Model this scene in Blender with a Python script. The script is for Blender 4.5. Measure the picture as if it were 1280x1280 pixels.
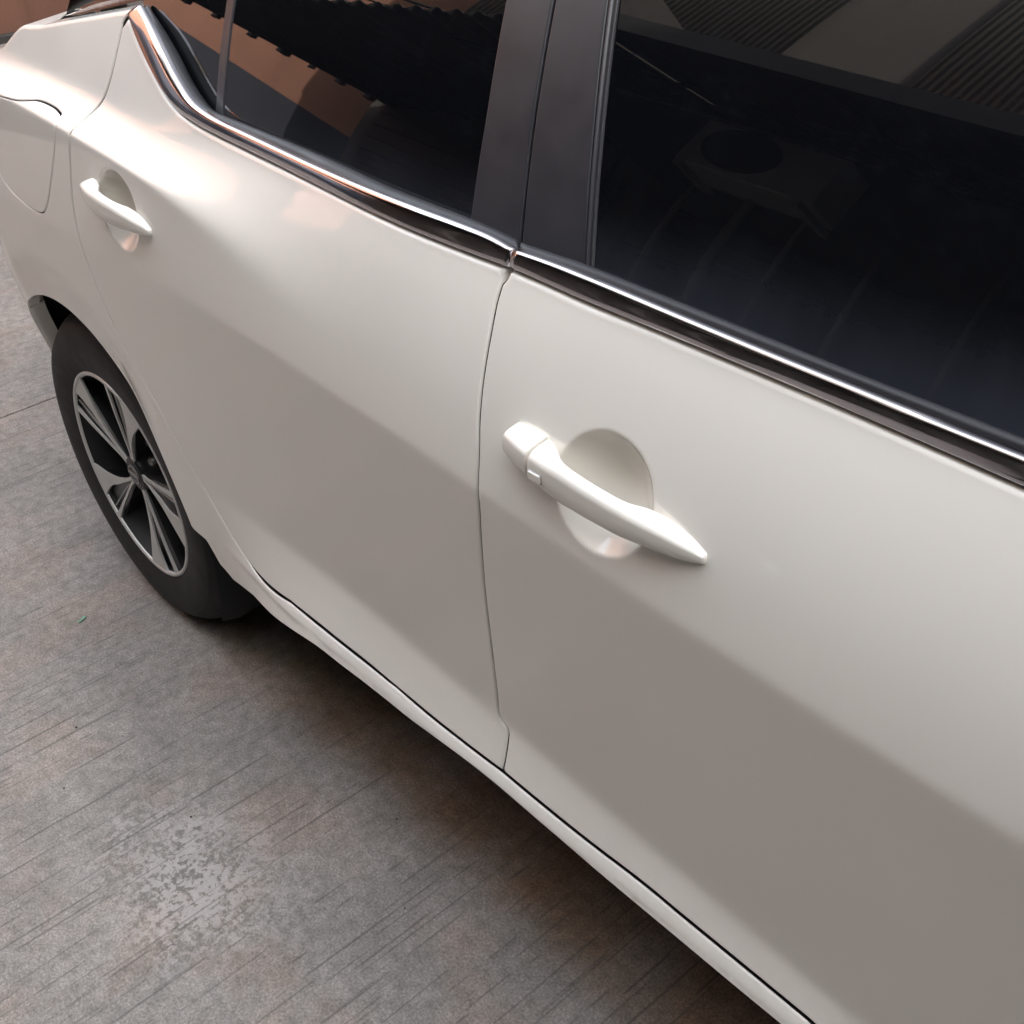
import bpy, math, random
import numpy as np
from mathutils import Vector, Matrix
from mathutils.geometry import delaunay_2d_cdt

for _o in list(bpy.data.objects): bpy.data.objects.remove(_o)
SC = bpy.context.scene
COL = SC.collection
random.seed(7)
RNG = np.random.default_rng(11)

# ------------------------------------------------------------ camera, sky, sun, exposure
CAM = dict(loc=[1.98441, -0.59347, 1.47658], yaw=2.473072, pitch=-0.591652, roll=-0.088278, f=1463.235)
def make_camera():
    cy, sy, cp, s_ = math.cos(CAM['yaw']), math.sin(CAM['yaw']), math.cos(CAM['pitch']), math.sin(CAM['pitch'])
    f = Vector((cp * cy, cp * sy, s_)); r = Vector((sy, -cy, 0)); u = r.cross(f)
    cr, sr = math.cos(CAM['roll']), math.sin(CAM['roll'])
    R_, U_ = cr * r + sr * u, -sr * r + cr * u
    m = Matrix((R_, U_, -f)).transposed().to_4x4(); m.translation = Vector(CAM['loc'])
    cam = bpy.data.cameras.new('camera'); cam.sensor_width = 36; cam.lens = 36 * CAM['f'] / 1280
    cam.clip_start = .02; cam.clip_end = 500
    o = bpy.data.objects.new('camera', cam); COL.objects.link(o); o.matrix_world = m
    SC.camera = o
make_camera()

SUN_DIR = Vector((.95, .45, .55)).normalized()      # towards the sun, low over the unseen house added on the car's own side
w = bpy.data.worlds.new('World'); SC.world = w; w.use_nodes = True
_nt = w.node_tree; _nt.nodes.clear()
_sky = _nt.nodes.new('ShaderNodeTexSky'); _sky.sky_type = 'NISHITA'; _sky.sun_disc = False
_sky.sun_elevation = math.asin(SUN_DIR.z); _sky.sun_rotation = math.atan2(SUN_DIR.x, SUN_DIR.y)
_sky.air_density = 1.3; _sky.dust_density = 4.0; _sky.ozone_density = 1.0
_bg = _nt.nodes.new('ShaderNodeBackground'); _bg.inputs[1].default_value = .15
_wo = _nt.nodes.new('ShaderNodeOutputWorld')
_hs = _nt.nodes.new('ShaderNodeHueSaturation'); _hs.inputs['Saturation'].default_value = .38      # a hazy, milky morning sky
_wm = _nt.nodes.new('ShaderNodeMix'); _wm.data_type = 'RGBA'; _wm.blend_type = 'MULTIPLY'; _wm.inputs[0].default_value = 1; _wm.inputs[7].default_value = (1.025, .995, .96, 1)
_nt.links.new(_sky.outputs[0], _hs.inputs['Color']); _nt.links.new(_hs.outputs[0], _wm.inputs[6]); _nt.links.new(_wm.outputs[2], _bg.inputs[0]); _nt.links.new(_bg.outputs[0], _wo.inputs[0])
_sl = bpy.data.lights.new('sun', 'SUN'); _sl.energy = 2.0; _sl.angle = math.radians(.55); _sl.color = (1, .93, .83)
_so = bpy.data.objects.new('sun', _sl); COL.objects.link(_so)
_so.rotation_euler = SUN_DIR.to_track_quat('Z', 'Y').to_euler()
SC.view_settings.view_transform = 'Standard'; SC.view_settings.look = 'None'
SC.view_settings.exposure = 3.63; SC.view_settings.gamma = 1; SC.view_settings.use_curve_mapping = False
SC.render.engine = 'CYCLES'
SC.cycles.use_denoising = True
SC.cycles.max_bounces = 8; SC.cycles.diffuse_bounces = 4; SC.cycles.glossy_bounces = 5

# ------------------------------------------------------------ materials
class N:
    """tiny node helper"""
    def __init__(s, name):
        s.m = bpy.data.materials.new(name); s.m.use_nodes = True
        s.nt = s.m.node_tree; s.b = s.nt.nodes['Principled BSDF']; s.out = s.nt.nodes['Material Output']
    def n(s, t, **kw):
        q = s.nt.nodes.new(t)
        for k, v in kw.items():
            if k.startswith('i_'): q.inputs[k[2:].replace('_', ' ')].default_value = v
            else: setattr(q, k, v)
        return q
    def l(s, a, b): s.nt.links.new(a, b); return s
    def set(s, **kw):
        for k, v in kw.items():
            k = k.replace('_', ' ')
            if isinstance(v, tuple) and len(v) == 3: v = (*v, 1)
            s.b.inputs[k].default_value = v
        return s
    def coord(s): return s.n('ShaderNodeTexCoord').outputs['Object']
    def noise(s, vec, scale, detail=4, rough=.55, dist=0):
        q = s.n('ShaderNodeTexNoise'); q.inputs['Scale'].default_value = scale; q.inputs['Detail'].default_value = detail
        q.inputs['Roughness'].default_value = rough; q.inputs['Distortion'].default_value = dist
        s.l(vec, q.inputs['Vector']); return q.outputs['Fac']
    def ramp(s, fac, *stops):
        q = s.n('ShaderNodeValToRGB'); e = q.color_ramp.elements
        while len(e) < len(stops): e.new(.5)
        for a, (p_, c) in zip(e, stops):
            a.position = p_; a.color = (*c, 1) if isinstance(c, tuple) else (c, c, c, 1)
        s.l(fac, q.inputs[0]); return q.outputs[0]
    def mix(s, fac, a, b, mode='MIX'):
        q = s.n('ShaderNodeMix', data_type='RGBA', blend_type=mode)
        for v, i in ((fac, 0), (a, 6), (b, 7)):
            if isinstance(v, (int, float)): q.inputs[i].default_value = v
            elif isinstance(v, tuple): q.inputs[i].default_value = (*v, 1)
            else: s.l(v, q.inputs[i])
        return q.outputs[2]
    def math(s, op, a, b=None, c=None, clamp=False):
        q = s.n('ShaderNodeMath', operation=op, use_clamp=clamp)
        for i, v in enumerate((a, b, c)):
            if v is None: continue
            if isinstance(v, (int, float)): q.inputs[i].default_value = v
            else: s.l(v, q.inputs[i])
        return q.outputs[0]
    def mapr(s, v, a, b, c=0, d=1, smooth=True):
        q = s.n('ShaderNodeMapRange'); q.interpolation_type = 'SMOOTHSTEP' if smooth else 'LINEAR'
        s.l(v, q.inputs[0])
        for i, k in enumerate((a, b, c, d)): q.inputs[i + 1].default_value = k
        return q.outputs[0]
    def scale(s, vec, sx, sy, sz, loc=(0, 0, 0)):
        q = s.n('ShaderNodeMapping'); q.inputs['Scale'].default_value = (sx, sy, sz); q.inputs['Location'].default_value = loc
        s.l(vec, q.inputs[0]); return q.outputs[0]
    def bump(s, h, strength, dist):
        q = s.n('ShaderNodeBump'); q.inputs['Strength'].default_value = strength; q.inputs['Distance'].default_value = dist
        s.l(h, q.inputs['Height']); s.l(q.outputs[0], s.b.inputs['Normal']); return q
    def base(s, c): s.l(c, s.b.inputs['Base Color']); return s

def mat_simple(name, col, rough=.5, metal=0., var=.06, vscale=12, coat=0., spec=.5, bump=0.):
    k = N(name); k.set(Roughness=rough, Metallic=metal, Coat_Weight=coat, Coat_Roughness=.04, Specular_IOR_Level=spec)
    v = k.noise(k.coord(), vscale, 5)
    k.base(k.ramp(v, (.3, tuple(c * (1 - var) for c in col)), (.7, tuple(min(1, c * (1 + var)) for c in col))))
    k.l(k.mapr(v, .2, .8, rough * .9, min(1, rough * 1.12)), k.b.inputs['Roughness'])
    if bump: k.bump(k.noise(k.coord(), vscale * 12, 6), bump, .002)
    return k.m

def mat_paint():
    k = N('pearl_white_paint')
    k.set(Metallic=0.08, Roughness=.45, Coat_Weight=1.0, Coat_Roughness=.035, Coat_IOR=1.5, Specular_IOR_Level=.5)
    co = k.coord()
    v = k.noise(co, 3.0, 3)
    zz = k.n('ShaderNodeSeparateXYZ'); k.l(co, zz.inputs[0])
    grime = k.math('MULTIPLY', k.mapr(zz.outputs[2], .30, .46, 1, 0), k.mapr(k.noise(k.scale(co, 1, 1, .6), 26, 6, .7), .42, .72))
    k.base(k.mix(k.math('MULTIPLY', grime, .22), k.ramp(v, (.35, (.805, .775, .72)), (.65, (.83, .803, .738))), (.30, .25, .20)))
    # faint film of road dust low down and orange peel in the lacquer
    d = k.noise(co, 60, 6, .7)
    k.l(k.mapr(d, .3, .75, .015, .045), k.b.inputs['Coat Roughness'])
    return k.m
M = {}
M['paint'] = mat_paint()
M['pillar'] = mat_simple('satin_black_pillar_film', (.030, .031, .036), .33, 0, .1, 30, spec=.5)
M['gap'] = mat_simple('rubber_and_gap_shade', (.014, .013, .012), .7)  # rubber strips, and the shade painted inside the shut lines
M['seal'] = mat_simple('weather_seal_rubber', (.016, .017, .021), .5, spec=.45)
M['channel'] = mat_simple('window_channel_trim', (.045, .046, .052), .25)
M['tyre'] = mat_simple('tyre_rubber', (.008, .0075, .008), .75, 0, .15, 25, bump=.15)
M['plastic'] = mat_simple('black_liner_plastic', (.006, .0065, .008), .65)
M['alloy'] = mat_simple('machined_alloy_face', (.52, .52, .50), .40, .35, .05)
M['rimblack'] = mat_simple('black_rim_paint', (.006, .006, .007), .38, 0, .1, coat=.15)
M['steel'] = mat_simple('brushed_steel', (.30, .29, .28), .4, .9)
M['shadowline'] = mat_simple('button_shadowline_grey', (.35, .34, .33), .6)  # shaded groove around the lock button, drawn as a grey rim
M['rust'] = mat_simple('rusty_brake_edge', (.22, .07, .03), .7)
M['disc'] = mat_simple('brake_disc_iron', (.10, .10, .10), .45, .8)
M['interior'] = mat_simple('dark_cabin_fabric', (.012, .012, .013), .9)

def mat_chrome():
    k = N('chrome_moulding'); k.set(Metallic=1.0, Roughness=.05, Base_Color=(.52, .50, .52))
    k.l(k.mapr(k.noise(k.coord(), 40, 5), .3, .8, .06, .15), k.b.inputs['Roughness'])
    k.bump(k.noise(k.scale(k.coord(), 3, 3, 30), 4, 3), .03, .002)
    return k.m
M['chrome'] = mat_chrome()

def mat_glass():
    k = N('tinted_window_glass')
    k.set(Roughness=.012, IOR=1.50, Specular_IOR_Level=.45)
    co = k.coord()
    d = k.noise(co, 90, 7, .75); st = k.noise(k.scale(co, 1, 1, .25), 14, 5, .6)
    dust = k.math('MULTIPLY', k.mapr(d, .45, .8), k.mapr(st, .4, .75))
    zz = k.n('ShaderNodeSeparateXYZ'); k.l(co, zz.inputs[0])
    film = k.math('MULTIPLY', k.mapr(k.math('ADD', zz.outputs[2], k.math('MULTIPLY', st, .06)), 1.03, 1.15, 1, 0), .10)     # bluish film, denser towards the lower edge
    k.base(k.mix(k.math('ADD', film, k.math('MULTIPLY', dust, .03)), (.0035, .0038, .0048), (.26, .30, .40)))
    k.bump(k.noise(co, 3.5, 2), .006, .01)
    return k.m
M['glass'] = mat_glass()

# ------------------------------------------------------------ measured curves of the car's side (metres, x along the car, second value up the skin)
K = {
    'belt_rear': [[0.3424, 1.1867], [0.3649, 1.1677], [0.4167, 1.1361], [0.4545, 1.1142], [0.4964, 1.094], [0.5284, 1.0864], [0.5804, 1.0789], [0.6582, 1.0719], [0.7475, 1.0654], [0.8427, 1.0616], [0.9215, 1.0574], [0.9877, 1.0538], [1.0585, 1.0497], [1.1122, 1.0469], [1.1585, 1.0463]],
    'belt_front': [[1.1631, 1.0458], [1.2159, 1.0433], [1.2687, 1.0397], [1.3286, 1.0381], [1.4006, 1.0351], [1.4823, 1.0319], [1.5683, 1.0278], [1.6309, 1.0245], [1.6853, 1.0217]],
    'gapB': [[1.1594, 1.0465], [1.1568, 1.0189], [1.1608, 0.9834], [1.1645, 0.9456], [1.1693, 0.9067], [1.1756, 0.8663], [1.1763, 0.8196], [1.1667, 0.7608], [1.1561, 0.685], [1.1471, 0.5884], [1.141, 0.5244], [1.1366, 0.4761], [1.1524, 0.4636], [1.1563, 0.4503], [1.1605, 0.4157]],
    'door_bottom': [[0.6946, 0.4266], [0.7657, 0.4288], [0.8598, 0.4245], [0.9503, 0.4159], [1.0089, 0.4134], [1.0693, 0.4112], [1.1201, 0.4109], [1.1599, 0.4111], [1.2357, 0.4073], [1.3101, 0.4047], [1.3885, 0.4038], [1.4491, 0.4005], [1.5335, 0.3962], [1.6132, 0.3918]],
    'gapR': [[0.331, 1.1827], [0.3218, 1.151], [0.3189, 1.1064], [0.2998, 1.0819], [0.291, 1.0699], [0.2774, 1.0595], [0.2756, 1.0507], [0.2819, 1.0421], [0.2766, 1.0183], [0.2501, 0.9541], [0.238, 0.9177], [0.2382, 0.8625], [0.251, 0.8205], [0.2663, 0.7716], [0.2842, 0.7362], [0.3222, 0.6893], [0.3812, 0.6214], [0.4183, 0.5699], [0.4783, 0.471], [0.513, 0.4441], [0.5629, 0.423], [0.6053, 0.4177], [0.6522, 0.421], [0.6946, 0.4266]],
    'sill_bottom': [[0.5727, 0.3724], [0.6406, 0.3796], [0.7181, 0.3918], [0.7831, 0.3991], [0.8597, 0.3978], [0.9305, 0.3951], [0.9993, 0.3929], [1.0873, 0.3956], [1.1675, 0.394], [1.3178, 0.3838], [1.4579, 0.3771], [1.5424, 0.3729], [1.6083, 0.3704]],
    'arch': [[-0.18, 0.6434], [-0.0998, 0.6813], [-0.0466, 0.6933], [0.0014, 0.6964], [0.0574, 0.6934], [0.1072, 0.6801], [0.1568, 0.6573], [0.1977, 0.6232], [0.2481, 0.5754], [0.3194, 0.5372], [0.3557, 0.4916], [0.3832, 0.44], [0.4073, 0.3925], [0.4362, 0.3573], [0.4823, 0.3496], [0.5727, 0.3724]],
    'seam': [[-0.2136, 0.6598], [-0.1931, 0.6325]],
    'fuel': [[0.1122, 1.057], [0.1264, 1.0598], [0.1708, 1.0581], [0.2093, 1.0552], [0.2265, 1.0504], [0.236, 1.0392], [0.2046, 0.9886], [0.182, 0.9597], [0.1514, 0.9194], [0.1249, 0.8962], [0.1042, 0.8839], [0.0657, 0.8819], [0.0102, 0.8895], [-0.0038, 0.9037], [0.0044, 0.9327], [0.0374, 0.9827], [0.0721, 1.0245], [0.0981, 1.0472], [0.1045, 1.0542]],
    'dishF': [[1.3322, 0.9485], [1.3609, 0.9487], [1.3859, 0.9364], [1.3992, 0.9168], [1.4022, 0.8856], [1.3963, 0.8643], [1.3883, 0.8571], [1.3664, 0.8436], [1.3418, 0.8384], [1.3147, 0.8432], [1.2929, 0.8571], [1.2827, 0.8813], [1.2853, 0.9054], [1.2917, 0.9262], [1.3105, 0.9403]],
    'dishR': [[0.4088, 1.0089], [0.4373, 1.0098], [0.4541, 1.0044], [0.4619, 0.9922], [0.462, 0.9763], [0.4602, 0.9543], [0.4426, 0.9295], [0.4265, 0.9123], [0.3993, 0.9001], [0.3671, 0.9019], [0.3481, 0.9116], [0.3526, 0.9462], [0.363, 0.9731], [0.3779, 0.9946]],
    'dent': [[1.5253, 0.903]],
    'chr_top_rear': [[0.3618, 0.1329, 1.1945], [0.4106, 0.1156, 1.1812], [0.4395, 0.1073, 1.1609], [0.4949, 0.0956, 1.128], [0.5423, 0.0874, 1.0995], [0.5841, 0.0892, 1.0941], [0.665, 0.0914, 1.0857], [0.7379, 0.0912, 1.0811], [0.8461, 0.0864, 1.0756], [0.9423, 0.0836, 1.0733], [1.0211, 0.0856, 1.0706], [1.078, 0.0891, 1.068], [1.1302, 0.0917, 1.0654], [1.1605, 0.0917, 1.0622]],
    'chr_top_front': [[1.1639, 0.0907, 1.0602], [1.2192, 0.0934, 1.0598], [1.2747, 0.0943, 1.057], [1.3659, 0.0952, 1.0515], [1.458, 0.0964, 1.0468], [1.5341, 0.0977, 1.0438], [1.6143, 0.0985, 1.0403], [1.677, 0.0988, 1.0375]],
    'seal_rear': [[0.3533, 0.1407, 1.1943], [0.3992, 0.1338, 1.1746], [0.4545, 0.1238, 1.1462], [0.5087, 0.1124, 1.1132], [0.5583, 0.1057, 1.0917], [0.6023, 0.1058, 1.0896], [0.6875, 0.1063, 1.0859], [0.8169, 0.1066, 1.0794], [0.9478, 0.1057, 1.0701], [1.0678, 0.1065, 1.0656], [1.1465, 0.106, 1.0601]],
    'seal_front': [[1.1515, 0.1056, 1.059], [1.2006, 0.1065, 1.0587], [1.247, 0.1074, 1.0585], [1.4118, 0.1081, 1.0518], [1.5476, 0.1086, 1.0462], [1.6701, 0.1095, 1.0422]],
    'pil_r_left': [[1.0715, 0.1066, 1.0656], [1.0609, 0.1472, 1.1586], [1.0448, 0.1959, 1.253]],
    'pil_gap': [[1.1504, 0.1055, 1.0587], [1.1279, 0.1538, 1.1676], [1.1103, 0.2016, 1.2579]],
    'pil_f_trim': [[1.239, 0.1071, 1.0581], [1.2062, 0.1569, 1.1684], [1.1772, 0.2075, 1.2629]],
    'pil_f_out': [[1.2478, 0.1072, 1.058], [1.2155, 0.1578, 1.1697], [1.1874, 0.2084, 1.2636]],
    'div_l': [[0.5547, 0.1047, 1.0893], [0.5494, 0.1276, 1.1491], [0.5455, 0.1565, 1.215]],
    'div_r': [[0.5804, 0.1059, 1.0911], [0.575, 0.1343, 1.1635], [0.5711, 0.1583, 1.2169]],
    'cpil': [[0.4545, 0.1238, 1.1462], [0.4186, 0.1316, 1.168], [0.3928, 0.1458, 1.2031]],
    'trap': [[1.4793, 0.11, 1.0527]],
    'hF_up': [[1.2364, 0.002, 0.9291], [1.2588, 0.002, 0.9335], [1.2827, 0.002, 0.9353], [1.3084, 0.002, 0.9304], [1.3307, 0.002, 0.9224], [1.3557, 0.002, 0.9151], [1.385, 0.002, 0.914], [1.4079, 0.002, 0.9186], [1.426, 0.002, 0.9285], [1.4425, 0.002, 0.9264], [1.4548, 0.002, 0.9218], [1.4766, 0.002, 0.9126], [1.481, 0.002, 0.9064]],
    'hF_lo': [[1.2196, 0.002, 0.8914], [1.2505, 0.002, 0.8854], [1.287, 0.002, 0.877], [1.3279, 0.002, 0.876], [1.367, 0.002, 0.875], [1.4101, 0.002, 0.8778], [1.4453, 0.002, 0.8852], [1.4701, 0.002, 0.8936], [1.4794, 0.002, 0.9008]],
    'hF_split': [[1.2915, -0.006, 0.9423], [1.2723, -0.006, 0.9227], [1.2603, -0.006, 0.8924]],
    'hF_ridge': [[1.2528, -0.01, 0.9381], [1.31, -0.01, 0.934], [1.3503, -0.01, 0.9219], [1.4174, -0.01, 0.9151], [1.4794, -0.01, 0.9129]],
    'hF_btn': [[1.2769, -0.01, 0.9127], [1.2921, -0.01, 0.9113], [1.2913, -0.01, 0.9023], [1.2747, -0.01, 0.9022]],
    'hR_up': [[0.3436, -0.018, 0.9813], [0.3644, -0.018, 0.9924], [0.3946, -0.018, 0.9985], [0.4293, -0.018, 0.9967], [0.43, -0.018, 0.9858], [0.4517, -0.018, 0.9805], [0.4893, -0.018, 0.9821], [0.5218, -0.018, 0.9893], [0.5479, -0.018, 0.9823], [0.5658, -0.018, 0.9736], [0.5612, -0.018, 0.965]],
    'hR_lo': [[0.3391, -0.018, 0.9747], [0.3494, -0.018, 0.9619], [0.3828, -0.018, 0.9519], [0.4336, -0.018, 0.9508], [0.4839, -0.018, 0.9523], [0.5201, -0.018, 0.9531], [0.5514, -0.018, 0.9594]],
}
LN = {"S": [0.0108, 0.872, [-0.12574163023914328, -0.014263548953270448, 1.0541782707000635]], "B": [0.4354, 1.7705, [0.04697792071367129, -0.16124257929631589, 0.10657981046777122, 0.8558674378178668]], "F": [0.6396, 1.6562, [-0.0855736892507341, 0.5643991295264045]], "T": [0.0585, 0.353, [0.16146596979274344, 1.1299685861421422]]}


# ------------------------------------------------------------ the car's side as one mathematical skin

def sp(t, w):
    t = np.asarray(t, float) / w
    return w * np.where(t > 30, t, np.log1p(np.exp(np.minimum(t, 30))))
def sm(x, a, b):
    t = np.clip((np.asarray(x, float) - a) / (b - a), 0, 1); return t * t * (3 - 2 * t)
def pv(k, x):
    lo, hi, c = LN[k]; x = np.asarray(x, float); xc = np.clip(x, lo, hi)
    e = 1e-3
    sl = np.where(x > hi, (np.polyval(c, hi) - np.polyval(c, hi - e)) / e, np.where(x < lo, (np.polyval(c, lo + e) - np.polyval(c, lo)) / e, 0))
    return np.polyval(c, xc) + .6 * sl * (x - xc)
def zB(x): return pv('B', x)
def zS(x):
    u = np.clip(-.03 - np.asarray(x, float), 0, 9)
    return pv('S', x) - .42 * np.minimum(u, .45) ** 2 - .25 * np.maximum(u - .45, 0)
def zF(x): return pv('F', x)
def zH(x): return zS(x) + .022 + .07 * sm(x, .45, 1.1)
def zT(x): return np.where(x < -.135, zH(x) + .006, zH(x) + .006 + (pv('T', x) - zH(x) - .006) * sm(x, -.14, -.01))
def dS(x): return 2.1 * (1 - sm(x, .3, 1.05)) ** 1.2
def wS(x): return .0018 + .030 * sm(x, .45, 1.1)
def Y(x, z):
    x = np.asarray(x, float); z = np.asarray(z, float)
    rear = np.clip(-.15 - x, 0, 9)
    y = .006 * (x - 1.2) ** 2 + 1.5 * rear ** 2 - .9 * np.clip(rear - .25, 0, 9) ** 2
    fr = sm(x, .3, 1.2)
    y = y - .010 * (1 - sm(x, .1, .8))
    mid, up = -.005 - .072 * sm(x, .25, 1.0), .05 + .13 * fr
    b, f = zB(x), zF(x)
    low = mid + .50 * sm(x, .40, .85)
    y = y + mid * (z - b) + (up - mid) * sp(z - b, .0032)
    y = y - (low - mid) * sp(f - z, .006)
    y = y + (.32 + .68 * fr) * sp(z - b, .03) ** 2
    y = y + dS(x) * (sp(z - zS(x), wS(x)) - sp(z - zH(x), .006 + .035 * sm(x, .3, 1.0)))
    y = y + .2 * (1 - fr) * sp(z - zH(x), .008)
    r = np.maximum(np.hypot(x - .03, z - .33), .36)
    y = y + .16 * sp(.458 - r, .006) * (1 - sm(x, .22, .36)) * sm(z, .1, .5)
    return y
def P(x, s):
    x, s = np.broadcast_arrays(np.asarray(x, float), np.asarray(s, float))
    zt = zT(x); e = 1e-4
    y = Y(x, np.minimum(s, zt)); z = np.minimum(s, zt).copy()
    m = (Y(x, zt) - Y(x, zt - e)) / e
    a0 = np.arctan(m); a1 = np.radians(84.0); R = .010
    t = np.clip(s - zt, 0, 9); L = R * np.maximum(a1 - a0, 0.02)
    ta = np.minimum(t, L) / R
    y = y + R * (np.cos(a0) - np.cos(a0 + ta)); z = z + R * (np.sin(a0 + ta) - np.sin(a0))
    tt = np.maximum(t - L, 0); y = y + tt * np.sin(a1); z = z + tt * np.cos(a1)
    return np.stack([x, y, z], -1)
def U(x, z):
    x = np.asarray(x, float); z = np.asarray(z, float)
    h = z - 1.05
    y0 = .103 + .020 * (x - 1.2) + .003 * (x - 1.2) ** 2
    return y0 + (.40 + .12 * (x - 1.2)) * h + .45 * np.clip(h, 0, 9) ** 2


DISH = [(1.343, .893, .0600, .0555, .033), (.4075, .956, .0585, .0560, .032)]
BUMPS = [(1.5252, .9028, .006, .0035, .0009)]
def door_low(x): return np.interp(x, [p[0] for p in K['door_bottom']] + [2.4], [p[1] for p in K['door_bottom']] + [.335])
def skin(x, s, dish=True, sill=False):
    q = P(x, s)
    if dish:
        for cx, cz, rx, rz, D in DISH:
            rho2 = ((x - cx) / rx) ** 2 + ((s - cz) / rz) ** 2
            q[..., 1] += D * sp(1 - rho2, .022)
        for cx, cz, rx, rz, D in BUMPS:
            q[..., 1] += D * np.exp(-((x - cx) / rx) ** 2 - ((s - cz) / rz) ** 2)
    if sill:
        t = np.clip(door_low(x) - s, 0, .05)
        q[..., 1] -= sm(x, .45, .7) * .0045 * np.sin(np.pi * np.clip(t / .024, 0, .75))
    return q
def skin_n(x, s, **k):
    e = 4e-4
    a = skin(x + e, s, **k) - skin(x - e, s, **k); b = skin(x, s + e, **k) - skin(x, s - e, **k)
    n = np.cross(a, b); n /= np.linalg.norm(n, axis=-1, keepdims=True); return n * np.where(n[..., 1:2] > 0, -1, 1)
def usurf(x, s, off=0.0, **k):
    x, s = np.broadcast_arrays(np.asarray(x, float), np.asarray(s, float))
    return np.stack([x, U(x, s) + off, s], -1)

# ------------------------------------------------------------ geometry helpers
def link(name, me, mat, parent=None, smooth=True):
    o = bpy.data.objects.new(name, me); COL.objects.link(o)
    if mat is not None: me.materials.append(mat)
    if smooth and len(me.polygons): me.polygons.foreach_set('use_smooth', [True] * len(me.polygons))
    if parent is not None: o.parent = parent
    return o
def mesh(name, V, F, mat, parent=None, smooth=True, normals=None):
    me = bpy.data.meshes.new(name); me.from_pydata([tuple(map(float, v)) for v in V], [], [tuple(int(i) for i in f) for f in F]); me.update()
    o = link(name, me, mat, parent, smooth)
    if normals is not None: me.normals_split_custom_set_from_vertices([tuple(map(float, n)) for n in normals])
    return o
def tag(o, label=None, cat=None, group=None, kind=None):
    for k, v in (('label', label), ('category', cat), ('group', group), ('kind', kind)):
        if v: o[k] = v
    return o
def empty(name, loc=(0, 0, 0), rz=0):
    o = bpy.data.objects.new(name, None); COL.objects.link(o); o.location = loc; o.rotation_euler = (0, 0, rz); o.empty_display_size = .1; return o
def catmull(P_, n=6, closed=False):
    P_ = np.asarray(P_, float); m = len(P_); out = []
    for i in range(m if closed else m - 1):
        p0, p1, p2, p3 = (P_[(i - 1) % m], P_[i], P_[(i + 1) % m], P_[(i + 2) % m]) if closed else (P_[max(i - 1, 0)], P_[i], P_[i + 1], P_[min(i + 2, m - 1)])
        for j in range(n):
            t = j / n
            out.append(.5 * ((2 * p1) + (-p0 + p2) * t + (2 * p0 - 5 * p1 + 4 * p2 - p3) * t * t + (-p0 + 3 * p1 - 3 * p2 + p3) * t ** 3))
    if not closed: out.append(P_[-1])
    return np.array(out)
def smooth_line(P_, it=2, keep_ends=True):
    P_ = np.asarray(P_, float).copy()
    for _ in range(it):
        Q = P_.copy(); Q[1:-1] = .25 * P_[:-2] + .5 * P_[1:-1] + .25 * P_[2:]; P_ = Q
    return P_
def resample(P_, step=None, n=None):
    P_ = np.asarray(P_, float); d = np.r_[0, np.cumsum(np.linalg.norm(np.diff(P_, axis=0), axis=1))]
    if n is None: n = max(2, int(round(d[-1] / step)) + 1)
    t = np.linspace(0, d[-1], n)
    return np.stack([np.interp(t, d, P_[:, k]) for k in range(P_.shape[1])], -1)
def inside(pts, poly):
    x, y = pts[:, 0][:, None], pts[:, 1][:, None]
    a, b = poly, np.roll(poly, -1, 0)
    c = (a[:, 1] > y) != (b[:, 1] > y)
    with np.errstate(divide='ignore', invalid='ignore'):
        xi = (b[:, 0] - a[:, 0]) * (y - a[:, 1]) / (b[:, 1] - a[:, 1]) + a[:, 0]
    return (c & (x < xi)).sum(1) % 2 == 1
def edge_dist(pts, poly):
    out = np.full(len(pts), 9.)
    a, b = poly, np.roll(poly, -1, 0); ab = b - a; L = (ab ** 2).sum(1) + 1e-12
    for i in range(0, len(pts), 1500):
        q = pts[i:i + 1500][:, None]
        t = np.clip(((q - a) * ab).sum(2) / L, 0, 1)
        out[i:i + 1500] = np.linalg.norm(q - a - ab * t[..., None], axis=2).min(1)
    return out
def close_path(segs, step):
    """join open lines into one closed outline, resampled line by line so that the corners stay"""
    out = []
    for s in segs:
        r = resample(s, step); out.append(r[:-1] if np.linalg.norm(r[-1] - s[-1]) < 1e-6 else r)
    P_ = np.concatenate(out)
    keep = np.linalg.norm(P_ - np.roll(P_, 1, 0), axis=1) > step * .25
    return P_[keep]
def area2(p): return .5 * np.sum(p[:, 0] * np.roll(p[:, 1], -1) - np.roll(p[:, 0], -1) * p[:, 1])

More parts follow.
